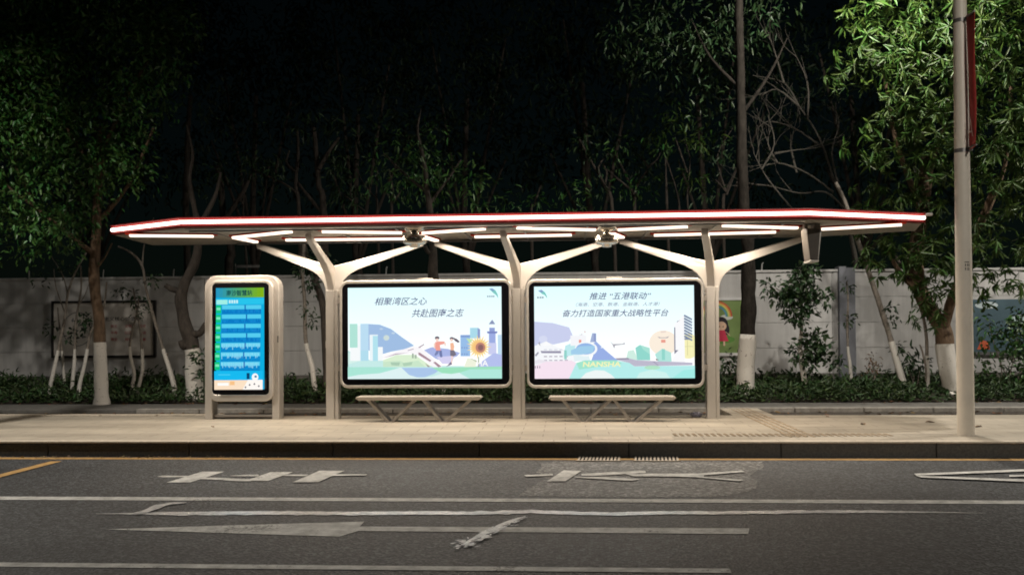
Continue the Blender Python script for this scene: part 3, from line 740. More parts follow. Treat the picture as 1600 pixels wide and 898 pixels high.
    # foreground hills
    A.poly([(21,750),(250,760),(470,748),(500,754),(560,815),(660,840),(760,830),(900,790),(1010,790),(1090,850),(21,850)], (214,240,240))
    A.poly([(21,745),(300,745),(480,752),(300,800),(120,812),(21,830)], (150,226,206))
    A.poly([(495,753),(860,753),(780,805),(700,835),(630,836),(560,815)], (150,186,230)); A.poly([(760,753),(1368,745),(1368,790),(1090,770),(1010,795),(930,808),(850,800)], (136,220,176)); A.poly([(1000,800),(1090,768),(1368,770),(1368,850),(1090,850)], (158,228,212))
    A.text('相聚湾区之心', 260,136,716,206,TXT,.28,.006); A.text('共赴图南之志', 584,240,1044,312,TXT,.28,.006)
    A.poly([(1262,70),(1290,66),(1318,84),(1336,118),(1342,152),(1322,124),(1296,104)], (96,190,182)); A.poly([(1262,70),(1290,66),(1312,80),(1296,92)], (104,140,190))
    for x in (1244,1262,1280,1296): A.rect(x,130,x+13,142,(110,130,150))
def art_right(A):
    A.poly([(28,600),(28,345),(190,358),(335,398),(365,466),(330,520),(200,548),(60,540)], (190,198,236)); A.ell(105,500,38,30,(206,212,240))
    A.poly([(28,560),(130,520),(210,560),(390,640),(390,715),(28,735)], (246,248,252)); A.poly([(100,560),(135,520),(175,556)], (252,252,253)); A.poly([(80,602),(100,606),(262,606),(262,626),(90,624)], (126,122,150))
    for y, c in ((590,(200,204,220)), (650,(150,140,160)), (684,(160,150,170))):
        for x in range(110,300,46): A.rect(x,y,x+28,y+9,c)
    A.poly([(30,640),(60,610),(66,625),(40,656)], (140,140,160)); A.poly([(60,540),(74,520),(80,560)], (150,150,170)); A.poly([(28,690),(70,680),(170,700),(28,720)], (230,226,236))
    A.poly([(28,735),(130,700),(352,690),(396,712),(330,850),(28,850)], (246,222,238))
    for x in (30,50,70): A.rect(x,738,x+7,758,(110,100,120))
    A.poly([(284,660),(300,560),(370,530),(490,526),(470,630),(330,650)], (176,230,236)); A.rect(290,600,312,680,(120,200,190)); A.poly([(370,640),(480,560),(520,690),(380,700)], (222,240,246))
    A.poly([(346,470),(430,470),(450,450),(470,470),(486,470),(486,560),(346,560)], (244,246,250)); A.rect(420,508,442,536,(232,128,110)); A.poly([(416,466),(450,458),(450,463)], (150,140,150)); A.ell(474,438,8,8,(226,190,190))
    A.poly([(528,692),(560,604),(545,540),(575,526),(640,590),(735,672),(782,692)], (130,158,226)); A.ell(482,590,100,66,(246,250,253)); A.ell(478,588,84,50,(124,168,228)); A.poly([(350,600),(430,565),(560,560),(540,620),(440,640),(350,636)], (140,196,232))
    A.poly([(518,530),(538,450),(568,452),(572,530)], (142,160,206)); A.rect(552,452,572,528,(116,134,190)); A.rect(612,574,650,582,(240,244,250))
    A.poly([(695,524),(720,548),(800,546),(822,536),(824,550),(760,558),(738,560),(730,588),(722,570),(714,552)], (156,152,166))
    A.ell(1160,540,125,110,(252,236,214)); A.ell(1375,570,105,110,(246,238,168)); A.rect(1366,520,1371,650,(196,190,130)); A.rect(1310,570,1420,575,(206,200,140))
    A.poly([(1106,484),(1140,492),(1180,492),(1212,482),(1195,498),(1125,498)], (150,140,150)); A.rect(1140,512,1178,538,(232,136,116)); A.poly([(1134,440),(1180,436),(1184,446),(1140,450)], (226,200,190))
    A.poly([(830,690),(850,610),(900,600),(940,690)], (196,236,220)); A.poly([(915,582),(955,556),(1040,584),(1044,692),(930,690)], (120,208,194)); A.poly([(955,556),(1040,584),(1042,640),(985,600)], (150,222,206)); A.poly([(1085,640),(1150,590),(1225,625),(1230,705),(1110,705)], (160,224,214)); A.rect(1145,594,1172,690,(120,206,192))
    A.poly([(1258,372),(1342,296),(1346,712),(1224,712),(1258,640)], (251,251,253)); A.rect(1254,404,1264,604,(100,104,130)); A.poly([(1254,604),(1290,604),(1254,640)], (110,110,130)); A.poly([(1276,352),(1308,338),(1280,362)], (150,155,170))
    for i in range(8):
        y = 296+i*26; A.poly([(1340,y),(1348,y-2),(1412,y+34),(1408,y+48),(1340,y+14)], (96,112,146))
    A.poly([(1340,500),(1390,500),(1390,514),(1344,514)], (96,112,146))
    A.poly([(740,676),(850,672),(920,690),(1100,700),(1410,714),(1410,736),(1110,742),(905,744),(860,714),(760,690)], (176,170,194)); A.poly([(740,672),(850,670),(862,682),(760,684)], (120,112,140)); A.poly([(1060,700),(1110,742),(1120,738),(1080,702)], (150,142,170)); A.poly([(1090,676),(1120,690),(1095,694)], (110,80,90))
    A.poly([(396,712),(470,690),(740,690),(860,714),(905,745),(1432,740),(1432,850),(330,850)], (164,234,232)); A.poly([(396,712),(470,690),(740,690),(800,720),(420,770)], (140,224,196)); A.ell(1060,756,70,18,(160,224,186))
    A.poly([(430,850),(480,800),(560,776),(640,780),(700,815),(735,850)], (236,246,244)); A.poly([(920,850),(950,800),(1060,772),(1180,800),(1215,850)], (196,240,236)); A.poly([(1230,850),(1330,780),(1432,770),(1432,850)], (140,232,224))
    A.text('NANSHA', 452,702,785,748,(244,246,190),.1,.03)
    A.text('推进 “五港联动”', 514,92,1056,156,TXT,.28,.006); A.text('（海港、空港、数港、金融港、人才港）', 396,180,1130,214,(112,118,152),.28,.0); A.text('奋力打造国家重大战略性平台', 280,242,1206,306,TXT,.28,.006)
    A.poly([(62,70),(95,64),(124,86),(140,118),(142,140),(124,112),(98,100)], (96,190,182)); A.poly([(62,70),(95,64),(112,76),(96,90)], (104,140,190))
    for x in (54,76,96): A.rect(x,126,x+16,138,(96,110,130))
LBY = 14.38
def lightbox(label, out_px, screen_px, src, art):
    ox0, oz0, ox1, oz1 = rect_at(*out_px, LBY)
    t = thing('advertising_lightbox', label, 'lightbox', ((ox0+ox1)/2, LBY+.08, oz0), 'lit advertising boxes between the shelter posts')
    outer = rrect(ox0, oz0, ox1, oz1, .13); inner = rrect(ox0+.035, oz0+.05, ox1-.035, oz1-.05, .10)
    b = MB(); ring_xz(b, outer, inner, LBY, LBY+.05); slab_xz(b, rrect(ox0+.012, oz0+.012, ox1-.012, oz1-.012, .12), LBY+.052, LBY+.16); b.build('frame', M_METAL, t, bevel=.012, seg=3)
    b = MB(); slab_xz(b, rrect(ox0+.036, oz0+.051, ox1-.036, oz1-.051, .099), LBY+.015, LBY+.051); b.build('bezel', M_BLACK, t)
    sx0, sz0, sx1, sz1 = rect_at(*screen_px, LBY)
    b = MB(); b.box((sx0, LBY+.0125, sz0), (sx1, LBY+.0145, sz1)); s = b.build('poster_screen', M_PAPER, t)
    A = Art((sx0, sz0, sx1, sz1), src, LBY+.0122); A.soft = .2; art(A); A.b.build('artwork', None, s)
    b = MB(); xm = (ox0+ox1)/2; b.box((xm-.12, LBY+.03, oz1+.001), (xm+.12, LBY+.12, oz1+.03)); b.build('top_cap', M_METAL, t, bevel=.006)
    return t, (ox0, oz0, ox1, oz1)
t1, r1 = lightbox('left lit advertising box with two runners, a sunflower and an arched bridge on its poster', (531,437,799,606), (543.5,448.5,783.7,591.5), (21,50,1368,850), art_left)
t2, r2 = lightbox('right lit advertising box with a white ship, a plane and three lines of blue slogan', (823,435,1100,606), (835,446.5,1085,591), (28,35,1430,851), art_right)
for t, r, xl, xr in ((t1, r1, posts_x[0]+.1, posts_x[1]-.1), (t2, r2, posts_x[1]+.1, posts_x[2]-.1)):
    for z in (r[1]+.32, r[3]-.32):
        for a, c in ((xl, r[0]), (r[2], xr)):
            if c-a > .004:
                b = MB(); b.box((a-.005, LBY+.07, z-.045), (c+.012, LBY+.13, z+.045)); b.build('bracket', M_METAL2, t)

# ------------------------------------------------------------------ benches
def bench(label, px0, px1, feet, tops):
    Y0, Y1 = 13.92, 14.24
    pz = at(px0, 617, Y0); a = at(px0, 620, Y0).x; c = at(px1, 620, Y0).x
    zt_ = at((px0+px1)/2, 619.3, Y0).z
    t = thing('bench', label, 'bench', ((a+c)/2, 14.08, KZ), 'metal benches in front of the lightboxes')
    b = MB(); v = []
    n = 4
    poly = [(a, zt_-.03), (a+.02, zt_), (c-.02, zt_), (c, zt_-.03), (c-.05, zt_-.06), (a+.05, zt_-.06)]
    slab_xz(b, [(x, z) for x, z in poly][::-1], Y0, Y1); b.build('seat', mat('bench_slats', (.48, .43, .37), .4, .25, .06, 3), t, bevel=.008)
    X = lambda px: at(px, 640, 14.05).x
    for k in range(2):
        f0, f1 = feet[k]; u0, u1 = tops[k]
        for (s, e) in (((X(u0), zt_-.062), (X(f0), KZ+.004)), ((X(u1), zt_-.062), (X(f1), KZ+.004))):
            b = MB(); d = Vector((e[0]-s[0], 0, e[1]-s[1])).normalized(); w = .022/abs(d.z)
            slab_xz(b, [(s[0]-w, s[1]), (e[0]-w, e[1]), (e[0]+w, e[1]), (s[0]+w, s[1])], Y0+.05, Y1-.05); b.build('leg', M_METAL2, t, bevel=.004)
        b = MB(); b.box((X(f0)-.03, Y0+.03, KZ-.01), (X(f1)+.03, Y1-.03, KZ+.008)); b.build('foot_plate', M_METAL2, t)
    return t
bench('beige metal bench on zigzag legs under the poster of the runners', 555, 752, ((608,614),(690,697)), ((577,648),(663,735)))
bench('beige metal bench on zigzag legs under the poster of the white ship', 857, 1057, ((907,916),(985,993)), ((880,953),(960,1033)))

# ------------------------------------------------------------------ information kiosk
ky = 14.38
fx0, fz0, fx1, fz1 = rect_at(322, 430.5, 438, 654, ky+.12)
t = thing('information_kiosk', 'upright kiosk with a glowing blue timetable screen in a rounded beige frame', 'kiosk', ((fx0+fx1)/2, ky+.2, KZ))
def arch(x0, x1, zb, zt_, r, n=8):
    p = [(x0, zb)]
    for i in range(n+1): a = math.radians(180-90*i/n); p.append((x0+r+r*math.cos(a), zt_-r+r*math.sin(a)))
    for i in range(n+1): a = math.radians(90-90*i/n); p.append((x1-r+r*math.cos(a), zt_-r+r*math.sin(a)))
    p.append((x1, zb)); return p
oa = arch(fx0, fx1, KZ-.02, fz1, .2); ia = arch(fx0+.125, fx1-.125, KZ-.02, fz1-.10, .1)
b = MB(); n = len(oa); y0, y1 = ky+.06, ky+.30
v = [(x,y0,z) for x,z in oa]+[(x,y0,z) for x,z in ia]+[(x,y1,z) for x,z in oa]+[(x,y1,z) for x,z in ia]
f = []
for i in range(n-1): f += [(i,i+n,i+1+n,i+1), (i+2*n,i+1+2*n,i+1+3*n,i+3*n), (i,i+1,i+1+2*n,i+2*n), (i+n,i+3*n,i+1+3*n,i+1+n)]
f += [(0,2*n,3*n,n), (n-1,2*n-1,4*n-1,3*n-1)]
b.add(v, f); b.build('outer_frame', M_METAL, t, bevel=.014, seg=3)
px0, pz0, px1, pz1 = rect_at(326, 437, 426.5, 627, ky)
outer = rrect(px0, pz0, px1, pz1, .15); inner = rrect(px0+.055, pz0+.11, px1-.07, pz1-.055, .07)
b = MB(); ring_xz(b, outer, inner, ky, ky+.055); slab_xz(b, outer, ky+.056, ky+.24); b.build('front_housing', M_METAL, t, bevel=.015, seg=3)
b = MB(); slab_xz(b, rrect(px0+.056, pz0+.111, px1-.071, pz1-.056, .069), ky+.012, ky+.055); b.build('bezel', M_BLACK, t)
b = MB(); b.box((fx0+.126, ky+.12, KZ+.03), (fx1-.126, ky+.2, KZ+.07)); b.build('base_rail', M_METAL2, t, bevel=.005)
b = MB(); b.box((fx1-.03, ky+.05, 1.45), (fx1-.01, ky+.0605, 1.56)); b.build('lock', M_GREYM, t)
sx0, sz0, sx1, sz1 = rect_at(337.3, 449.5, 412.5, 608, ky)
M_KS = emit('kiosk_blue', lin((12,166,214)), 1.1)
b = MB(); b.box((sx0, ky+.0095, sz0), (sx1, ky+.0115, sz1)); s = b.build('screen', M_KS, t)
A = Art((sx0, sz0, sx1, sz1), (82,92,437,842), ky+.0092)
for i in range(14):
    q = i/13; c = (int(40+90*q), int(150+30*q), int(190-165*q)); A.rect(82+355*i/14, 92, 82+355*(i+1)/14, 164, c)
A.text('南沙智慧站', 160,108,350,152,(12,70,78),0,.02)
A.rect(82,172,437,214,(40,196,236)); A.rect(86,180,168,214,(160,240,230))
for x in (178,196,214,232): A.rect(x,182,x+13,206,(200,240,245))
rnd = random.Random(3)
for i in range(7):
    y = 216+i*69.5
    A.rect(84,y+4,121,y+64,(18,196,128)); A.rect(126,y+2,416,y+66,(14,138,206)); A.rect(126,y+4,416,y+34,(84,206,240)); A.rect(126,y+66,416,y+69,(8,96,176)); A.rect(126,y,128,y+68,(8,96,176))
    A.rect(88,y+22,116,y+40,(120,236,190))
    x = 132
    while x < 408:
        h = rnd.uniform(14, 46); light = rnd.random() < .45 or i > 3
        if i <= 3: A.rect(x, y+62-h*.62, x+6.5, y+62, (12,110,190) if not light else (24,128,206))
        else: A.rect(x, y+10, x+5, y+10+h, (150,224,246) if light else (10,100,180)); 
        x += rnd.uniform(8, 12)
    xx = 300+rnd.uniform(-12, 12); A.rect(xx, y+2, xx+9, y+50, (14,104,182))
A.rect(82,704,437,772,(24,186,240)); A.rect(110,728,200,736,(70,206,246)); A.rect(82,772,437,842,(252,226,198)); A.rect(106,792,188,812,(255,255,252)); A.rect(196,780,232,808,(248,196,140)); A.rect(320,720,342,764,(14,70,110)); A.ell(382,750,24,28,(246,250,252)); A.ell(386,746,9,8,(60,120,160))
for x, y in ((305,820),(335,806),(370,800),(402,812),(372,828)): A.poly([(x,y),(x+14,y-8),(x+18,y+6),(x+6,y+10)], (90,90,100))
A.poly([(330,770),(437,770),(437,842),(290,842)], (255,250,244))
for x, y in ((305,824),(335,806),(370,800),(402,815)): A.poly([(x,y),(x+10,y-8),(x+14,y+4),(x+5,y+8)], (100,96,104))
A.b.build('timetable', None, s)

# ================================================================== STREET LAMPS
def street_lamp(x, y, label, kind, power, zbase=KZ, H=8.1, cone=150, blend=.5, tilt=0, g=2.1):
    t = thing('street_lamp', label, 'street lamp', (x, y, zbase), 'street lamps along the road')
    b = MB()
    b.tube([(x, y, zbase-.02), (x, y, zbase+2), (x, y, zbase+4.2), (x, y, H)], [.108, .102, .092, .07], 24); b.build('pole', M_POLE, t)
    for z in (3.93, 5.66):
        b = MB(); b.tube([(x, y, z), (x, y, z+.05)], [.098, .096] if z < 5 else [.09, .089], 24); b.tube([(x+.05, y-.05, z+.025), (x+.09, y-.1, z+.025)], .018, 6); b.build('clamp', M_GREYM, t)
    h = H+.1
    b = MB(); b.tube([(x, y, H-.1), (x, y+g*.1, H+(h-H)*.5), (x, y+g*.4, H+(h-H)*.85), (x, y+g*.8, h)], [.06, .055, .045, .04], 12); b.build('arm', M_POLE, t)
    b = MB(); b.sweep([(x, y+g*.72, h+.02), (x, y+g*.85, h+.04), (x, y+g*1.1, h+.02), (x, y+g*1.22, h)], [(.12,.09),(.3,.13),(.3,.12),(.14,.06)], (1,0,0)); hd = b.build('lamp_head', M_GREYM, t, bevel=.01)
    b = MB(); b.box((x-.12, y+g-.16, h-.065), (x+.12, y+g+.16, h-.045)); b.build('diffuser', emit('lamp_glow', LAMP_COL, 40), hd)
    ld = bpy.data.lights.new('lamp_bulb', kind); ld.energy = power; ld.color = LAMP_COL; ld.shadow_soft_size = .12
    if kind == 'SPOT': ld.spot_size = math.radians(cone); ld.spot_blend = blend
    lo = bpy.data.objects.new('lamp_bulb', ld); COL.objects.link(lo); lo.parent = hd; lo.location = Vector((x, y+g, h-.2))-world_loc(hd); lo.rotation_euler.x = math.radians(tilt)
    return t
LX, LY = 5.29, 12.2
street_lamp(LX, LY, 'tall cream street lamp pole with a red banner, on the platform right of the shelter', 'SPOT', 1300, H=8.3, cone=156, blend=.4, tilt=36, g=2.7)
street_lamp(-9.2, LY, 'tall cream street lamp farther along the pavement, left of the shelter', 'SPOT', 1700, H=7.5, cone=168, blend=1.0, g=-1.5, tilt=6)
street_lamp(13.0, 16.9, 'unseen street lamp added beyond the mango tree to light the right wall', 'SPOT', 2000, H=7.5, cone=150, blend=.5, g=-1.2)  # added out of view to brighten the wall at the right
street_lamp(4.0, -3.5, 'tall cream street lamp on the near side of the road, straight behind the camera', 'SPOT', 260, 0.0, cone=120, blend=.75, tilt=22)
street_lamp(6.8, .9, 'unseen street lamp added right of the camera to light the lamp pole', 'SPOT', 1200, 0.0, cone=66, blend=.5, tilt=60)  # narrow tilted spot added out of view to brighten the pole front
# banner on the pole, edge towards the road
b = MB(); n = 14
zb_, zt_ = 3.955, 5.73
v = []
for i in range(n+1):
    z = zb_+(zt_-zb_)*i/n
    for k in range(5):
        yy = LY-.10-.20*k/4; v.append((LX+.045+.012*math.sin(i*.5)*k/4+.012*math.sin(k*1.3+i*.3), yy, z))
f = [(i*5+k, i*5+k+1, (i+1)*5+k+1, (i+1)*5+k) for i in range(n) for k in range(4)]
b.add(v, f, None, True)
t = thing('pole_banner', 'narrow red banner with a white peaked mark, hung from the street lamp pole', 'banner', (LX, LY-.1, zb_))
o = b.build('cloth', mat('banner_red', (.36, .035, .03), .65, 0, .12, 4), t); sm = o.modifiers.new('thick', 'SOLIDIFY'); sm.thickness = .006
b = MB(); xq = LX+.024
M_BW = mat('banner_white', (.62, .50, .46), .7)
for yy, sgn in ((LY-.20, 1), (LY-.20, -1)):
    b.add([(xq, yy, zb_+.42), (xq, yy-sgn*.07, zb_+.14), (xq, yy-sgn*.05, zb_+.14), (xq, yy, zb_+.34)], [(0,1,2,3)])
b.add([(xq, LY-.24, zb_+.2), (xq, LY-.16, zb_+.2), (xq, LY-.16, zb_+.225), (xq, LY-.24, zb_+.225)], [(0,1,2,3)])
b.build('mark', M_BW, t)
b = MB()
for z in (zb_+.02, zt_-.02):
    b = MB(); b.tube([(LX+.045, LY-.05, z), (LX+.045, LY-.32, z)], .012, 6); b.build('rod', M_GREYM, t)
# faded number on the pole
b = MB(); p = at(1506, 416, LY-.1)
for dx, dz, w, h in ((-.03,.05,.06,.012), (-.025,.0,.012,.035), (.0,.0,.012,.035), (.02,.0,.012,.035), (-.025,-.05,.012,.035), (.0,-.05,.03,.012), (.0,-.03,.03,.01)):
    n = 3
    th = [math.asin(max(-1, min(1, (dx+w*q/n)/.102))) for q in range(n+1)]
    v = [(LX+.1025*math.sin(a+.0), LY-.1025*math.cos(a), p.z+dz+zz) for zz in (0, h) for a in th]
    b.add(v, [(q, q+1, q+2+n, q+1+n) for q in range(n)])
o = b.build('stencil_mark', mat('stencil', (.12, .11, .1), .8)); 
lampo = [q for q in bpy.data.objects if q.name == 'street_lamp'][0]
o.parent = lampo; o.data.transform(Matrix.Translation(-lampo.location))

# ================================================================== DRAINS, LITTER
def drain(x0, x1, label):
    yb0, yb1 = on(980, 721, 0).y, KY-.01
    t = thing('drain_grate', label, 'drain grate', ((x0+x1)/2, (yb0+yb1)/2, 0), 'drain grates in the gutter')
    b = MB(); b.box((x0, yb0, -.02), (x1, yb1, .005)); b.build('slot_shade', mat('drain_shade', (.004, .004, .004), .9), t)  # near-black plate painted as the shade inside the slots, no hole below
    n = 11
    for k in range(n+1):
        x = x0+(x1-x0)*k/n
        b = MB(); b.add([(x-.012, yb0+.02, .0052), (x+.012, yb0+.02, .0052), (x+.042, yb1-.01, .0052), (x+.018, yb1-.01, .0052), (x-.012, yb0+.02, .015), (x+.012, yb0+.02, .015), (x+.042, yb1-.01, .015), (x+.018, yb1-.01, .015)], [(0,3,2,1),(4,5,6,7),(0,1,5,4),(1,2,6,5),(2,3,7,6),(3,0,4,7)]); b.build('bar', M_KTOP, t)
    b = MB(); b.box((x0-.03, yb0-.012, -.02), (x1+.03, yb0+.018, .016)); b.build('rim', M_KTOP, t)
xa = on(903, 717, 0).x; xb = on(965, 717, 0).x; xc = on(991, 717, 0).x; xd = on(1056, 717, 0).x
drain(xa, xb, 'left of the two slotted drain grates in the gutter below the kerb')
drain(xc, xd, 'right of the two slotted drain grates in the gutter below the kerb')

# ================================================================== VEGETATION
def leaf_arrays(C, D, Nn, L, Wd, bend=.15):
    """C base points, D directions, Nn normals, L lengths, Wd widths -> verts, quads (two quads per leaf)"""
    S = np.cross(D, Nn); S /= np.linalg.norm(S, axis=1)[:, None]+1e-9; U = np.cross(S, D)
    L = L[:, None]; Wd = Wd[:, None]
    base = C; tip = C+D*L-U*L*bend*1.6
    l1 = C+D*L*.35+S*Wd*.5+U*Wd*.18; r1 = C+D*L*.35-S*Wd*.5+U*Wd*.18
    l2 = C+D*L*.72+S*Wd*.36+U*Wd*.1-U*L*bend*.7; r2 = C+D*L*.72-S*Wd*.36+U*Wd*.1-U*L*bend*.7
    v = np.stack([base, l1, l2, tip, r2, r1], 1).reshape(-1, 3)
    n = len(C); o = np.arange(n)[:, None]*6
    f = np.concatenate([o+np.array([[0, 1, 2, 3]]), o+np.array([[0, 3, 4, 5]])], 0)
    return v, f
def unit(v): return v/(np.linalg.norm(v, axis=1)[:, None]+1e-9)
def blob_points(blobs, dens, clump, per):
    """clumped points inside ellipsoids: blobs = (cx, cy, cz, rx, ry, rz)"""
    P = []; Cn = []
    for cx, cy, cz, rx, ry, rz in blobs:
        vol = rx*ry*rz*4.19; k = max(4, int(dens*vol))
        d = unit(RNG.normal(size=(k, 3))); r = RNG.uniform(.25, 1.08, size=(k, 1))**.6
        c = np.array([cx, cy, cz])+d*r*np.array([rx, ry, rz])
        q = c[:, None, :]+RNG.normal(size=(k, per, 3))*clump
        P.append(q.reshape(-1, 3)); Cn.append(np.repeat(c, per, 0))
    return np.concatenate(P), np.concatenate(Cn)
def foliage(blobs, dens, clump, per, size, aspect=.42, droop=.3):
    P, Cn = blob_points(blobs, dens, clump, per)
    n = len(P); D = unit(unit(P-Cn)*.8+RNG.normal(size=(n, 3))*.6+np.array([0, 0, -droop]))
    Nn = unit(RNG.normal(size=(n, 3))*.55+np.array([0, -.25, 1.0]))
    L = size*RNG.uniform(.6, 1.3, n); return leaf_arrays(P, D, Nn, L, L*aspect)
def whorls(blobs, dens, per, size, aspect=.2):
    V, F, o = [], [], 0
    for cx, cy, cz, rx, ry, rz in blobs:
        k = max(3, int(dens*rx*ry*rz*4.19)); d = unit(RNG.normal(size=(k, 3))); r = RNG.uniform(.1, 1.08, size=(k, 1))**.55
        c = np.array([cx, cy, cz])+d*r*np.array([rx, ry, rz])
        axis = unit(d*.7+RNG.normal(size=(k, 3))*.35+np.array([0, -.2, .35]))
        A = np.repeat(axis, per, 0); Cc = np.repeat(c, per, 0)
        rn = unit(np.cross(A, RNG.normal(size=A.shape)))
        D = unit(rn+A*RNG.uniform(-.25, .6, (len(A), 1))+np.array([0, 0, -.75])*RNG.uniform(.2, 1.5, (len(A), 1)))
        Cc = Cc+A*RNG.uniform(-.05, .05, (len(A), 1))
        Nn = unit(A+RNG.normal(size=A.shape)*.3); L = size*np.repeat(RNG.uniform(.7, 1.2, k), per)*RNG.uniform(.5, 1.25, len(A))
        v, f = leaf_arrays(Cc, D, Nn, L, L*aspect*RNG.uniform(.8, 1.2, len(A)), .14); V.append(v); F.append(f+o); o += len(v)
    return np.concatenate(V), np.concatenate(F)
def pxblob(px, py, r, Y, depth=None, sq=1.0):
    p = at(px, py, Y); R = r*Y/F_PX; return (p.x, p.y, p.z, R, (depth if depth else R), R*sq)
def smooth_path(pts, n=4):
    P = [Vector(p) for p in pts]; o = []
    for i in range(len(P)-1):
        a, b_, c, d = P[max(i-1, 0)], P[i], P[i+1], P[min(i+2, len(P)-1)]
        for k in range(n):
            t = k/n; o.append(.5*((2*b_)+(c-a)*t+(2*a-5*b_+4*c-d)*t*t+(3*b_-a-3*c+d)*t*t*t))
    o.append(P[-1]); return o
def split_path(path, rad, z):
    lo = [(p, r) for p, r in zip(path, rad) if p.z <= z]; hi = [(p, r) for p, r in zip(path, rad) if p.z > z]
    if lo and hi:
        a, ra = lo[-1]; c, rc = hi[0]; t = (z-a.z)/(c.z-a.z); m_ = (a.lerp(c, t), ra+(rc-ra)*t); lo.append(m_); hi.insert(0, m_)
    return lo, hi
def grow(mb, p, d, length, r, depth, spread=.6, up=.15, n=6, kids=3, rng=random):
    pts = [p.copy()]; rad = [r]; dd = d.normalized(); steps = 5
    for i in range(steps):
        dd = (dd+Vector((rng.gauss(0, .14), rng.gauss(0, .14), rng.gauss(0, .1)+up*.2))).normalized()
        pts.append(pts[-1]+dd*length/steps); rad.append(r*(1-.6*(i+1)/steps))
    mb.tube(pts, rad, n if depth > 1 else max(4, n-1), None, 0, False)
    if depth <= 0: return
    for k in range(kids):
        i = rng.randint(2, steps); q = pts[i]
        nd = (dd+Vector((rng.gauss(0, spread), rng.gauss(0, spread), rng.gauss(0, spread*.7)+up))).normalized()
        grow(mb, q, nd, length*rng.uniform(.5, .75), rad[i]*.7, depth-1, spread, up, n, kids, rng)
def tree(name, label, cat, pxpath, Y, rpx, bark, white_py=None, limbs=(), crown=None, leafm=None, group=None, n=12, crown_kind=None, jit=.25):
    """pxpath: trunk centre line in photograph pixels from the foot up; rpx: radius in pixels at foot and top"""
    path = [at(x, y, Y) for x, y in pxpath]
    foot = path[0].copy(); foot.z = bed_z(Y)-.08 if Y < 20.4 else 0
    if path[0].z > foot.z+.05: path.insert(0, foot)
    elif path[0].z < foot.z: path[0].z = foot.z
    path = smooth_path(path, 5)
    wob = .004*Y/10*rpx[0]
    path = [p+Vector((wob*.12*noise.noise(p*2), wob*.3*noise.noise(p*1.3+Vector((9,9,9))), 0)) for p in path]
    N_ = len(path); rad = [(rpx[0]+(rpx[1]-rpx[0])*i/(N_-1))*Y/F_PX for i in range(N_)]
    rad = [r*(1+.35*max(0, 1-(p.z-foot.z)/.25)) if rpx[0] > 6 else r for r, p in zip(rad, path)]
    t = thing(name, label, cat, foot, group)
    b = MB()
    if white_py:
        zw = at(pxpath[0][0], white_py, Y).z
        lo, hi = split_path(path, rad, zw)
        w = MB(); w.tube([p for p, r in lo], [r*1.04+.003 for p, r in lo], n, None, jit*.6, True); w.build('whitewash', M_WHITE, t)
        if len(hi) > 1: b.tube([p for p, r in hi], [r for p, r in hi], n, None, jit, True)
    else: b.tube(path, rad, n, None, jit, True)
    for lp, r0, r1, dy in limbs:
        q = [at(x, y, Y+dy*k/(len(lp)-1)) for k, (x, y) in enumerate(lp)]; q = smooth_path(q, 4)
        b.tube(q, [(r0+(r1-r0)*i/(len(q)-1))*Y/F_PX for i in range(len(q))], max(5, n-4), None, jit, True)
    b.build('trunk', bark, t)
    if crown is not None: fast_mesh('crown', crown[0], crown[1], leafm, t)
    return t

# --- big leafy tree at the left, whitewashed foot
Y = 17.7
bl = [pxblob(*q) for q in ((40,130,95,16.6),(-10,250,95,16.4),(125,205,85,17.2),(205,85,85,17.4),(268,45,52,17.6),(85,325,65,16.6),(165,262,55,17.2),(222,168,48,17.6),(55,20,100,17),(122,352,34,16.9),(30,375,40,17),(180,-30,110,17.6),(215,255,34,17.4),(20,60,80,16.8),(105,385,22,16.8),(-60,120,90,16.5))]
tree('leafy_tree', 'big leafy tree at the far left, brown trunk with whitewashed foot by the slogan board', 'tree',
     [(160,627),(157,580),(156,535),(152,480),(147,430),(150,390),(151,340),(155,280),(160,200)], Y, (10.5,6), M_BARK, 535,
     [([(151,400),(100,360),(50,320),(10,290)], 4, 2, -1.0), ([(150,350),(200,290),(240,200)], 4, 2, 0), ([(155,280),(110,210),(60,140)], 4, 2, -1.0), ([(60,328),(30,275),(20,230)], 3, 1.5, -.6), ([(158,240),(210,130),(260,60)], 4, 1.5, 0), ([(150,420),(162,405),(175,380)], 2, 1, -.2)],
     foliage(bl, 26, .13, 16, .125, .42, .35), M_LEAF)
# --- crooked tree behind the kiosk
bl = [pxblob(*q) for q in ((318,585,14,17.9),(312,560,12,17.9),(322,610,16,17.8))]
tree('crooked_tree', 'crooked grey tree with a broken limb and an ivied white foot, left of the kiosk', 'tree',
     [(304,615),(302,575),(300,540),(290,512),(283,470),(288,445),(302,415),(309,385),(308,350),(303,320),(296,280),(301,240),(292,195)], 18.2, (14,1.2), M_BARKD, 545,
     [([(286,455),(270,452),(258,445)], 6, 4, -.1), ([(297,535),(288,540),(283,532)], 8, 5, -.1), ([(300,522),(312,520),(322,505)], 7, 4, .1), ([(308,360),(335,310),(345,270)], 5, 2, .3)],
     foliage(bl, 120, .07, 14, .10, .5, .2), M_LEAFD)
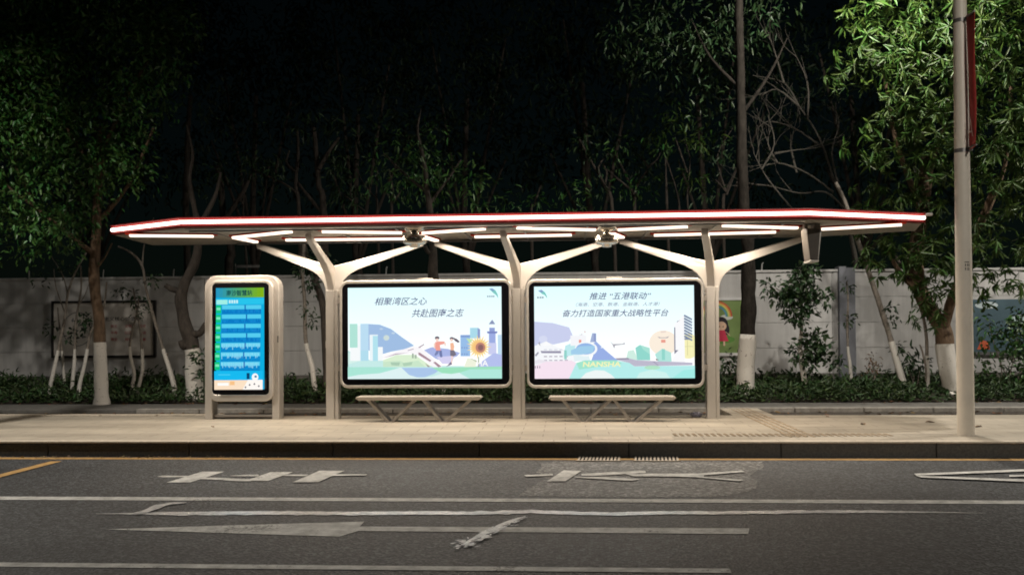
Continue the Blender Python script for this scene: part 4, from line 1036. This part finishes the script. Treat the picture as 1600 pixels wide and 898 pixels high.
# --- saplings before the slogan board
def sapling(label, px, Y, wpy, tufts, r=(2.4, 1.1), limbs=(), group='thin whitewashed saplings along the wall', leafm=None, dens=60, sz=.10):
    bl = [pxblob(*q, Y) for q in tufts]; r = (r[0]*1.3, r[1]*1.15)
    cr = foliage(bl, dens, .06, 7, sz, .42, .3) if bl else None
    return tree('sapling', label, 'sapling', px, Y, r, M_TWIG, wpy, limbs, cr, leafm or M_LEAFD, group, n=7, jit=.2)
sapling('leftmost whitewashed sapling in front of the slogan board', [(78,607),(88,560),(93,535),(101,500),(106,460),(118,425),(135,395)], 18.6, 547, ((75,430,18),(110,415,14)), limbs=(([(102,490),(88,450),(84,420)], 1.2, .5, 0), ([(106,460),(98,430),(80,400)], 1.2, .5, 0)))
sapling('short whitewashed sapling second from the left before the slogan board', [(101,602),(99,575),(97,548),(93,510),(90,480)], 18.9, 548, ((82,512,12),), (2, .8))
sapling('whitewashed sapling crossing the round emblem of the slogan board', [(113,605),(116,570),(117,545),(119,500),(127,450),(126,415)], 18.7, 545, ((135,505,10),(112,525,8)), limbs=(([(122,478),(133,460),(140,440)], 1.1, .5, 0),))
sapling('whitewashed sapling leaning right, just left of the big brown trunk', [(124,604),(131,575),(137,545),(141,520),(150,505),(162,480),(167,440)], 18.5, 545, ((140,500,12),))
sapling('whitewashed sapling below the red words, with a tuft of leaves at its top', [(207,604),(210,585),(205,560),(203,540),(207,515),(214,490),(217,465)], 18.6, 541, ((212,462,14),(226,478,8)))
sapling('whitewashed sapling under the right end of the slogan board', [(217,604),(222,582),(223,560),(222,545),(219,515),(213,480),(208,450)], 18.6, 545, ((220,485,9),(196,458,9)))
sapling('long slanting sapling with a forked white foot, right of the slogan board', [(273,607),(266,580),(258,555),(252,535),(240,495),(228,450),(222,415),(205,395),(185,385)], 18.4, 545, ((240,440,10),), (3, 1.2), limbs=(([(258,560),(262,552)], 2, 1.5, 0), ([(222,420),(226,380),(240,340)], 1.4, .6, .2)))
sapling('slender whitewashed sapling between the kiosk and the first post', [(491,603),(487,570),(480,545),(477,520),(476,470),(473,430),(475,385),(470,350)], 18.6, 536, ((480,445,10),(478,480,10),(470,420,8),(486,500,6)), (3.2, 2))
sapling('whitewashed sapling rising behind the left lightbox', [(568,614),(567,590),(565,540),(563,490)], 18.6, 540, ((560,470,12),))
# --- dark trees half hidden by the shelter
tree('dark_tree', 'dark curving tree half hidden behind the first shelter post', 'tree', [(512,612),(510,560),(508,510),(502,465),(490,435),(480,405),(470,360)], 18.8, (7,4), M_BARKD, None, (([(502,465),(495,430),(505,400)], 3, 2, 0),),
     foliage([pxblob(*q, 18.7) for q in ((492,432,22),(488,405,18),(505,420,14))], 70, .08, 9, .13, .4, .5), M_LEAFD)
tree('knotty_tree', 'knotty grey trunk rising behind the left lightbox and under the roof', 'tree', [(684,622),(684,580),(680,500),(676,430),(676,400),(675,360),(668,300),(662,250),(652,205),(658,170)], 18.6, (12,.8), M_BARKD, 560,
     (([(676,400),(668,392),(664,384)], 4, 3, -.1), ([(670,320),(700,280),(720,250)], 3, 1.2, .3), ([(668,300),(630,270),(600,240)], 3, 1.2, .3)),
     foliage([pxblob(*q) for q in ((640,262,40,18.8),(705,285,42,18.8),(590,285,32,18.9),(745,300,30,19),(660,225,36,19),(610,230,30,19))], 14, .14, 12, .16, .3, .5), M_LEAF)
# --- trunk with white foot right of the last post
tree('tall_tree', 'tall straight dark trunk with a thick white foot, right of the last shelter post', 'tree', [(1166,614),(1166,570),(1168,522),(1170,480),(1169,430),(1170,400),(1163,330),(1159,260),(1158,180),(1157,100),(1155,0),(1156,-90)], 18.6, (14.5,5), M_BARKK, 522,
     (([(1158,180),(1200,120),(1230,60)], 3, 1, .4), ([(1158,140),(1110,90),(1080,30)], 3, 1, .4)),
     foliage([pxblob(*q) for q in ((1120,40,70,19.4),(1190,10,60,19.4),(1070,100,50,19.6),(1130,180,40,19.6),(1010,30,70,20))], 8, .16, 12, .18, .28, .6), M_LEAFD)
tree('small_leafy_tree', 'small round-leaved tree with a white stem, just right of the tall dark trunk', 'tree', [(1258,600),(1253,570),(1250,545),(1252,522),(1253,490),(1252,450),(1262,420)], 18.9, (4.2,2), M_TWIG, 524,
     (([(1252,550),(1265,545),(1280,548)], 1.6, .8, -.1), ([(1252,480),(1230,462),(1212,450)], 1.6, .8, 0), ([(1252,470),(1275,470),(1290,465)], 1.4, .7, 0)),
     foliage([pxblob(*q, 18.8) for q in ((1254,440,22),(1262,422,16),(1226,462,18),(1208,445,11),(1246,480,22),(1270,462,14),(1290,465,9),(1242,458,18),(1272,540,20),(1266,560,16),(1290,552,14),(1246,552,10),(1304,566,7),(1280,528,9))], 250, .07, 11, .118, .5, .25), M_LEAFD)
sapling('bare whitewashed sapling standing in front of the grey pillar', [(1330,600),(1328,570),(1325,545),(1324,510),(1325,470),(1323,440)], 19.2, 541, ((1326,452,6),(1328,498,5)), (2.4, 1))
sapling('long leaning brown sapling with a white foot, right of the grey pillar', [(1413,603),(1403,570),(1393,534),(1376,480),(1354,415),(1340,375),(1324,325),(1306,285)], 18.8, 533, ((1390,480,6),(1393,500,6),(1402,545,6)), (4.2, 2.4))
sapling('forked thin sapling bending left, just left of the mango trunk', [(1450,598),(1449,570),(1447,520),(1440,485),(1426,450),(1412,420),(1395,395),(1383,380)], 18.6, 555, (), (2.2, 1.6), limbs=(([(1447,595),(1446,570),(1440,545)], 1.8, 1.4, -.1), ([(1440,545),(1437,538)], 1.5, 1, 0)))
# --- mango tree at the right
mb_ = [pxblob(*q) for q in ((1385,60,75,17.2),(1455,125,85,16.8),(1335,110,45,17.6),(1560,70,75,16.4),(1600,165,70,16.6),(1395,215,70,17.6),(1505,235,85,17.4),(1585,275,70,17.0),(1350,315,42,18.4),(1425,325,60,18.2),(1560,370,62,17.4),(1475,400,62,17.8),(1600,430,45,17.2),(1395,405,40,18.4),(1452,460,34,18.0),(1540,455,36,17.8),(1500,30,80,16.8),(1430,400,48,18.2),(1475,475,38,18.0),(1375,385,38,18.4),(1515,430,40,17.6),(1440,505,20,18.1),(1420,-30,80,17),(1590,-20,80,16.4),(1650,250,80,16.8),(1650,100,90,16.4))]
tree('mango_tree', 'large mango tree with drooping long leaves, filling the right side behind the street lamp', 'tree', [(1492,614),(1482,580),(1476,545),(1473,515),(1462,495),(1440,460),(1430,400),(1440,330),(1450,240)], 18.5, (15,9), M_BARK, 537,
     (([(1473,520),(1490,460),(1520,380),(1550,300)], 8, 4, -1), ([(1450,470),(1410,430),(1380,380)], 5, 2.5, 0), ([(1440,330),(1400,220),(1380,100)], 5, 2, -.8), ([(1520,380),(1570,260),(1580,120)], 4, 2, -1), ([(1445,280),(1480,180),(1490,80)], 4, 2, -1)),
     whorls(mb_, 26, 11, .215, .18), M_LEAFY)
# --- shrubs
def shrub(label, blobs, Y, foot, leafm, dens=70, sz=.11, asp=.45, stems=3):
    p = at(*foot, Y); z = bed_z(Y)-.03
    t = thing('shrub', label, 'shrub', (p.x, p.y, z))
    b = MB(); bw = [pxblob(*q, Y) for q in blobs]
    for k in range(max(stems, len(bw))):
        q = bw[k % len(bw)]; b.tube(smooth_path([(p.x+.05*(k-1), p.y, z), ((p.x+q[0])/2+.03, p.y, (z+q[2])/2), (q[0], q[1], q[2])], 3), [.014, .013, .012, .011, .009, .008, .006], 5)
    b.build('stem', M_TWIG, t)
    v, f = foliage(bw, dens, .08, 9, sz, asp, .2); fast_mesh('foliage', v, f, leafm, t)
shrub('loose leafy shrub at the right edge behind the street lamp pole', ((1555,540,28),(1590,520,30),(1535,575,20),(1580,575,28),(1610,560,30),(1545,505,16)), 18.7, (1570,610), M_LEAF, 55, .12)
shrub('broad leafy shrub under the blue mural, right of the street lamp pole', ((1600,520,30),(1630,560,30),(1580,500,20)), 19.2, (1612,612), M_LEAFD, 80, .12)
shrub('low dark shrub left of the mango trunk foot', ((1425,555,14),(1418,575,16),(1438,570,12)), 18.9, (1428,605), M_LEAFD, 90, .16, .28)
shrub('small brownish withered shrub between the pillar and the leaning sapling', ((1363,560,9),(1366,580,8)), 19.1, (1366,600), M_LEAFB, 120, .09, .3)
shrub('dark shrub below the girl poster, beside the last shelter post', ((1140,565,15),(1150,580,12),(1128,585,12)), 18.9, (1140,605), M_LEAFD, 80, .12, .5)
# --- thicket beyond the wall: each trunk group a tree of its own
def back_tree(label, stems, Y, blobs, leafm=M_LEAFD, r=(3, 1.2), dens=8, sz=.17, asp=.28, bark=None, name='background_tree'):
    p0 = at(*stems[0][0], Y)
    t = thing(name, label, 'tree', (p0.x, Y, 0), 'trees beyond the wall')
    b = MB()
    for k, s in enumerate(stems):
        q = [at(x, y, Y+.15*i) for i, (x, y) in enumerate(s)]
        if k == 0: q.insert(0, Vector((q[0].x+.1, Y, 0)))
        q = smooth_path(q, 4); b.tube(q, [(r[0]+(r[1]-r[0])*i/(len(q)-1))*(1 if k == 0 else .6)*Y/F_PX for i in range(len(q))], 7, None, .25)
    b.build('trunk', bark or M_BARKD, t)
    if blobs:
        v, f = foliage([pxblob(*q, Y) for q in blobs], dens, .14, 10, sz, asp, .55); fast_mesh('crown', v, f, leafm, t)
    return t
back_tree('straight pale trunk beyond the wall above the left end of the roof', [[(291,330),(292,270),(294,205),(298,150)]], 22.5, ((300,140,50),(270,170,30),(325,180,30)), r=(6, 3.5), dens=5)
back_tree('slanting trunk beyond the wall, second from the left above the roof', [[(358,425),(362,395),(350,345),(345,290),(340,260)], [(350,345),(380,300),(392,272)]], 22, ((345,262,32),(390,262,26),(310,300,30)), r=(8, 4), dens=7)
back_tree('thin forked trunk beyond the wall above the kiosk', [[(386,430),(383,380),(380,320),(385,270)], [(380,320),(360,280)]], 22.2, ((390,255,28),), r=(2.6, 1.2))
back_tree('pale forked sapling trunk beyond the wall above the first post', [[(468,340),(462,290),(466,240),(464,198)], [(462,300),(440,285),(400,268)], [(463,270),(448,255),(452,235)]], 22, ((465,190,26),(432,268,20)), r=(4, 2))
back_tree('thick pale trunk beyond the wall just right of the first post', [[(506,335),(498,290),(494,240),(490,200)], [(498,265),(515,235),(530,215)], [(506,335),(480,305),(465,285)]], 22, ((490,190,30),(530,205,26),(540,255,24)), r=(6, 3.5))
back_tree('spreading thin shrubby tree beyond the wall above the left lightbox', [[(590,345),(588,300),(590,265)], [(588,310),(570,290),(560,270)], [(570,330),(545,310),(530,300)]], 22, ((550,305,26),(530,270,22),(585,255,30),(565,315,20)), r=(2.4, 1))
back_tree('fresh green forked tree beyond the wall above the runners poster', [[(612,340),(614,300),(608,265)], [(614,318),(626,300),(640,288)], [(614,318),(600,295)]], 21.8, ((624,288,16),(640,300,26),(690,300,30),(720,272,28),(670,262,24)), M_LEAF, r=(3, 1.2), dens=14)
back_tree('low leafy tree beyond the wall above the middle post', [[(830,350),(835,320),(845,290)]], 22, ((815,318,24),(850,316,24),(885,310,26),(905,295,18),(780,322,20)), M_LEAF, r=(3, 1.2), dens=14, asp=.22)
back_tree('grey forked tree beyond the wall, leftmost above the right lightbox', [[(958,340),(945,290),(925,255),(905,218)], [(945,290),(948,270),(942,255)], [(945,290),(935,262),(950,240)]], 22, ((935,250,20),(905,215,18),(930,300,14)), r=(3.4, 1.4))
back_tree('zigzag grey tree beyond the wall, above the right lightbox', [[(992,340),(990,305),(976,270),(962,240)], [(990,305),(998,285),(1012,262),(1000,245)], [(1012,262),(1026,250),(1032,238)], [(990,300),(960,275),(945,262)]], 22.2, ((985,305,16),(970,240,18),(1035,235,18),(1005,300,14)), M_LEAF, r=(3.4, 1.4), dens=12)
back_tree('upright grey tree with yellowish leaves beyond the wall above the third post', [[(1043,345),(1041,290),(1040,245)], [(1062,335),(1058,300),(1038,240)], [(1076,335),(1074,300),(1078,250),(1070,220)], [(1074,270),(1062,235),(1055,215)]], 22, ((1050,180,26),(1080,225,24),(1030,210,20),(1105,225,18),(1075,275,14)), M_LEAFY, r=(2.8, 1.2), dens=9, sz=.2, asp=.2)
back_tree('many-stemmed thin tree beyond the wall left of the tall trunk', [[(1130,340),(1135,300),(1148,270),(1155,255)], [(1135,300),(1125,270),(1122,240),(1145,200)], [(1135,305),(1145,280),(1152,262)], [(1135,300),(1118,280)]], 22, ((1125,235,20),(1150,240,16),(1110,300,14)), r=(3, 1))
# bare branching tree right of the tall trunk
p0 = at(1330, 430, 21.8)
t = thing('bare_tree', 'leafless tree with a fan of grey branches above the right end of the roof', 'tree', (p0.x, 21.8, 0), 'trees beyond the wall')
b = MB(); rng = random.Random(5)
main = [[(1338,430),(1330,370),(1318,315),(1302,278)], [(1318,325),(1290,300),(1250,302),(1200,290),(1150,285)], [(1302,278),(1280,215),(1250,168),(1225,130),(1176,118)], [(1225,130),(1209,76),(1199,48)], [(1250,168),(1215,140),(1190,150)], [(1302,300),(1260,270),(1215,255),(1170,268)], [(1245,335),(1200,280),(1178,240)], [(1245,270),(1235,220),(1250,196)], [(1285,230),(1240,200),(1200,190),(1180,205)], [(1262,185),(1262,130),(1240,80)], [(1215,255),(1200,225),(1205,200)], [(1310,290),(1300,240),(1310,200)], [(1210,240),(1240,235),(1270,232)], [(1190,265),(1210,225),(1200,180)]]
for k, s in enumerate(main):
    q = [at(x, y, 21.8-.1*k % .7+.12*i) for i, (x, y) in enumerate(s)]
    if k == 0: q.insert(0, Vector((q[0].x, 21.8, 0)))
    q = smooth_path(q, 4); r0 = .085 if k == 0 else .03
    b.tube(q, [r0*(1-.75*i/(len(q)-1)) for i in range(len(q))], 6, None, .2)
    if k:
        for j in range(3):
            i = rng.randint(3, len(q)-1); d = (q[i]-q[i-1]).normalized()+Vector((rng.gauss(0, .6), rng.gauss(0, .4), rng.gauss(.2, .5)))
            grow(b, q[i], d, rng.uniform(.5, 1.1), .012, 1, .5, .1, 5, 2, rng)
b.build('trunk', M_TWIGD, t)
# deep dark trees farther back, their crowns fill the night behind
for k, (label, px, Y, blobs) in enumerate((
    ('tall dark tree far beyond the wall, behind the left end of the roof', 400, 27, ((400,150,90),(340,60,90),(470,90,80),(420,260,70),(330,220,60))),
    ('tall dark tree far beyond the wall, behind the first post', 560, 26, ((560,180,85),(610,90,90),(520,270,60),(640,210,70),(520,30,80))),
    ('tall dark tree far beyond the wall, behind the left lightbox', 730, 26.5, ((730,150,95),(790,60,90),(690,260,60),(790,250,70),(670,40,80))),
    ('tall dark tree far beyond the wall, behind the right lightbox', 930, 26, ((910,130,95),(970,210,70),(860,240,60),(1000,60,90),(880,30,80))),
    ('tall dark tree far beyond the wall, behind the third post', 1110, 27, ((1090,150,80),(1150,60,90),(1060,250,60),(1200,160,70),(1180,280,60))),
    ('tall dark tree far beyond the wall, behind the mango tree', 1350, 26, ((1330,150,90),(1420,60,90),(1280,80,80),(1400,260,80),(1290,260,60),(1520,200,120))),
    ('tall dark tree far beyond the wall, behind the big left tree', 150, 26, ((150,150,100),(60,60,100),(230,250,80),(80,280,90),(230,60,90),(0,180,90))))):
    p = at(px, 400, Y)
    t = thing('background_tree', label, 'tree', (p.x, Y, 0), 'trees beyond the wall')
    b = MB(); bw = [pxblob(*q, Y) for q in blobs]
    q = smooth_path([(p.x, Y, 0), (p.x+.1, Y, 2.5), (p.x-.1, Y, 4.5), (bw[0][0], Y, bw[0][2])], 4); b.tube(q, [.16*(1-.6*i/(len(q)-1)) for i in range(len(q))], 8, None, .25)
    for w in bw[1:]: b.tube(smooth_path([(p.x, Y, 3.6), ((p.x+w[0])/2, Y, (3.9+w[2])/2), w[:3]], 3), [.07, .065, .055, .05, .04, .035, .03], 6, None, .2)
    b.build('trunk', M_BARKD, t)
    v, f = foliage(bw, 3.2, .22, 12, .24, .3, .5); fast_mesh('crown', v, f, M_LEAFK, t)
# --- ground cover in the bed (uncountable)
n = 42000
X = RNG.uniform(-14, 15, n); Yg = 17.72+RNG.uniform(0, 1, n)**1.2*2.4
dens_ = np.array([noise.noise(Vector((x*.9, y*1.4, 2))) for x, y in zip(X, Yg)]); left = np.clip((X+5)/3, 0, 1)
keep = RNG.uniform(-.75, .5, n) < dens_+.15*left; X, Yg, dens_ = X[keep], Yg[keep], dens_[keep]; n = len(X)
Z = np.array([bed_z(y) for y in Yg]); H = np.clip(.14+.20*dens_+RNG.normal(size=n)*.08, .03, .5)
P = np.stack([X, Yg, Z+H*RNG.uniform(0, 1, n)**.7], 1)
D = unit(np.stack([RNG.normal(size=n)*.6, RNG.normal(size=n)*.6-.25, RNG.uniform(-.1, 1.1, n)], 1)); Nn = unit(RNG.normal(size=(n, 3))*.5+np.array([0, -.5, .8]))
L = RNG.uniform(.06, .16, n); v, f = leaf_arrays(P, D, Nn, L, L*.32, .25)
o = fast_mesh('ground_cover', v, f, M_LEAFG); stuff(o, 'dense low green ground cover filling the bed before the wall', 'ground cover')
# leaf litter in bed, dirt strip and gutter
def litter(name, label, X, Yy, Z, sz, m):
    n = len(X); P = np.stack([X, Yy, Z], 1); a = RNG.uniform(0, 6.28, n)
    D = unit(np.stack([np.cos(a), np.sin(a), RNG.uniform(-.05, .25, n)], 1)); Nn = unit(RNG.normal(size=(n, 3))*.25+np.array([0, 0, 1]))
    L = sz*RNG.uniform(.5, 1.3, n); v, f = leaf_arrays(P, D, Nn, L, L*.4, .1); stuff(fast_mesh(name, v, f, m), label, 'leaf litter')
n = 900; Yl = RNG.uniform(15.05, 17.8, n); Xl = RNG.uniform(-12, 13, n)
zz = np.where(Yl < 16.3, KZ-.06, KZ+.0); litter('leaf_litter', 'brown dry leaf litter on the strip behind the platform', Xl[(Yl < 16.25) | (Yl > 17.4)], Yl[(Yl < 16.25) | (Yl > 17.4)], zz[(Yl < 16.25) | (Yl > 17.4)]+.012, .10, M_LEAFB)
n = 160; Xl = RNG.uniform(-9, -2.5, n); litter('gutter_litter', 'crumbs of dry leaves along the gutter at the left', Xl, RNG.uniform(11.25, 11.42, n), np.full(n, .012), .05, mat('leaf_straw', (.34, .25, .14), .8, island=.4))
# a few leaves lying on the platform
M_FL = mat('fallen_leaf_brown', (.17, .10, .05), .8)
for k, (px, py) in enumerate(((1445,660),(1352,664),(1535,667),(1290,651),(980,652),(1395,647),(760,659),(330,667))):
    p = on(px, py, KZ); a = k*1.7; d = np.array([[math.cos(a), math.sin(a), .12]]); d /= np.linalg.norm(d)
    v, f = leaf_arrays(np.array([[p.x, p.y, KZ+.012]]), d, np.array([[0, .1, 1.0]]), np.array([.15 if k < 3 else .09]), np.array([.06 if k < 3 else .04]), .12)
    o = fast_mesh('fallen_leaf', v, f, M_FL); tag(o, 'curled brown leaf lying on the lit pale platform', 'fallen leaf', 'fallen leaves on the platform')
# crumpled bag by the right bench
p = on(1088, 651, KZ); b = MB(); n, k = 14, 8; v = []
for j in range(k+1):
    ph = PI*j/k
    for i in range(n):
        th = 2*PI*i/n; d = Vector((math.sin(ph)*math.cos(th), math.sin(ph)*math.sin(th), math.cos(ph)))
        r = .085*(1+.55*noise.noise(d*3.1+Vector((4, 1, 2)))); v.append((p.x+d.x*r*1.15, p.y+d.y*r, KZ+.035+d.z*r*.5))
b.add(v, [(j*n+i, (j+1)*n+i, (j+1)*n+(i+1) % n, j*n+(i+1) % n) for j in range(k) for i in range(n)])
tag(b.build('crumpled_bag', mat('bag_plastic', (.30, .29, .36), .3, 0, .3, 14)), 'small crumpled bluish plastic bag lying between the right bench and the last post', 'litter')
# small yellow leaf-coloured signboard beyond the wall
p = at(388, 416, 21.3)
t = thing('signboard', 'small dark signboard on a thin post, seen over the wall above the kiosk', 'sign', (p.x, 21.3, 0))
b = MB(); b.box((p.x-.28, 21.28, p.z-.03), (p.x+.28, 21.31, p.z+.03)); b.build('board', M_GREYM, t)
b = MB(); b.tube([(p.x-.32, 21.3, 0), (p.x-.32, 21.3, p.z+.06)], .02, 6); b.tube([(p.x-.32, 21.295, p.z-.015), (p.x-.27, 21.295, p.z-.015)], .012, 6); b.build('post', M_GREYM, t)
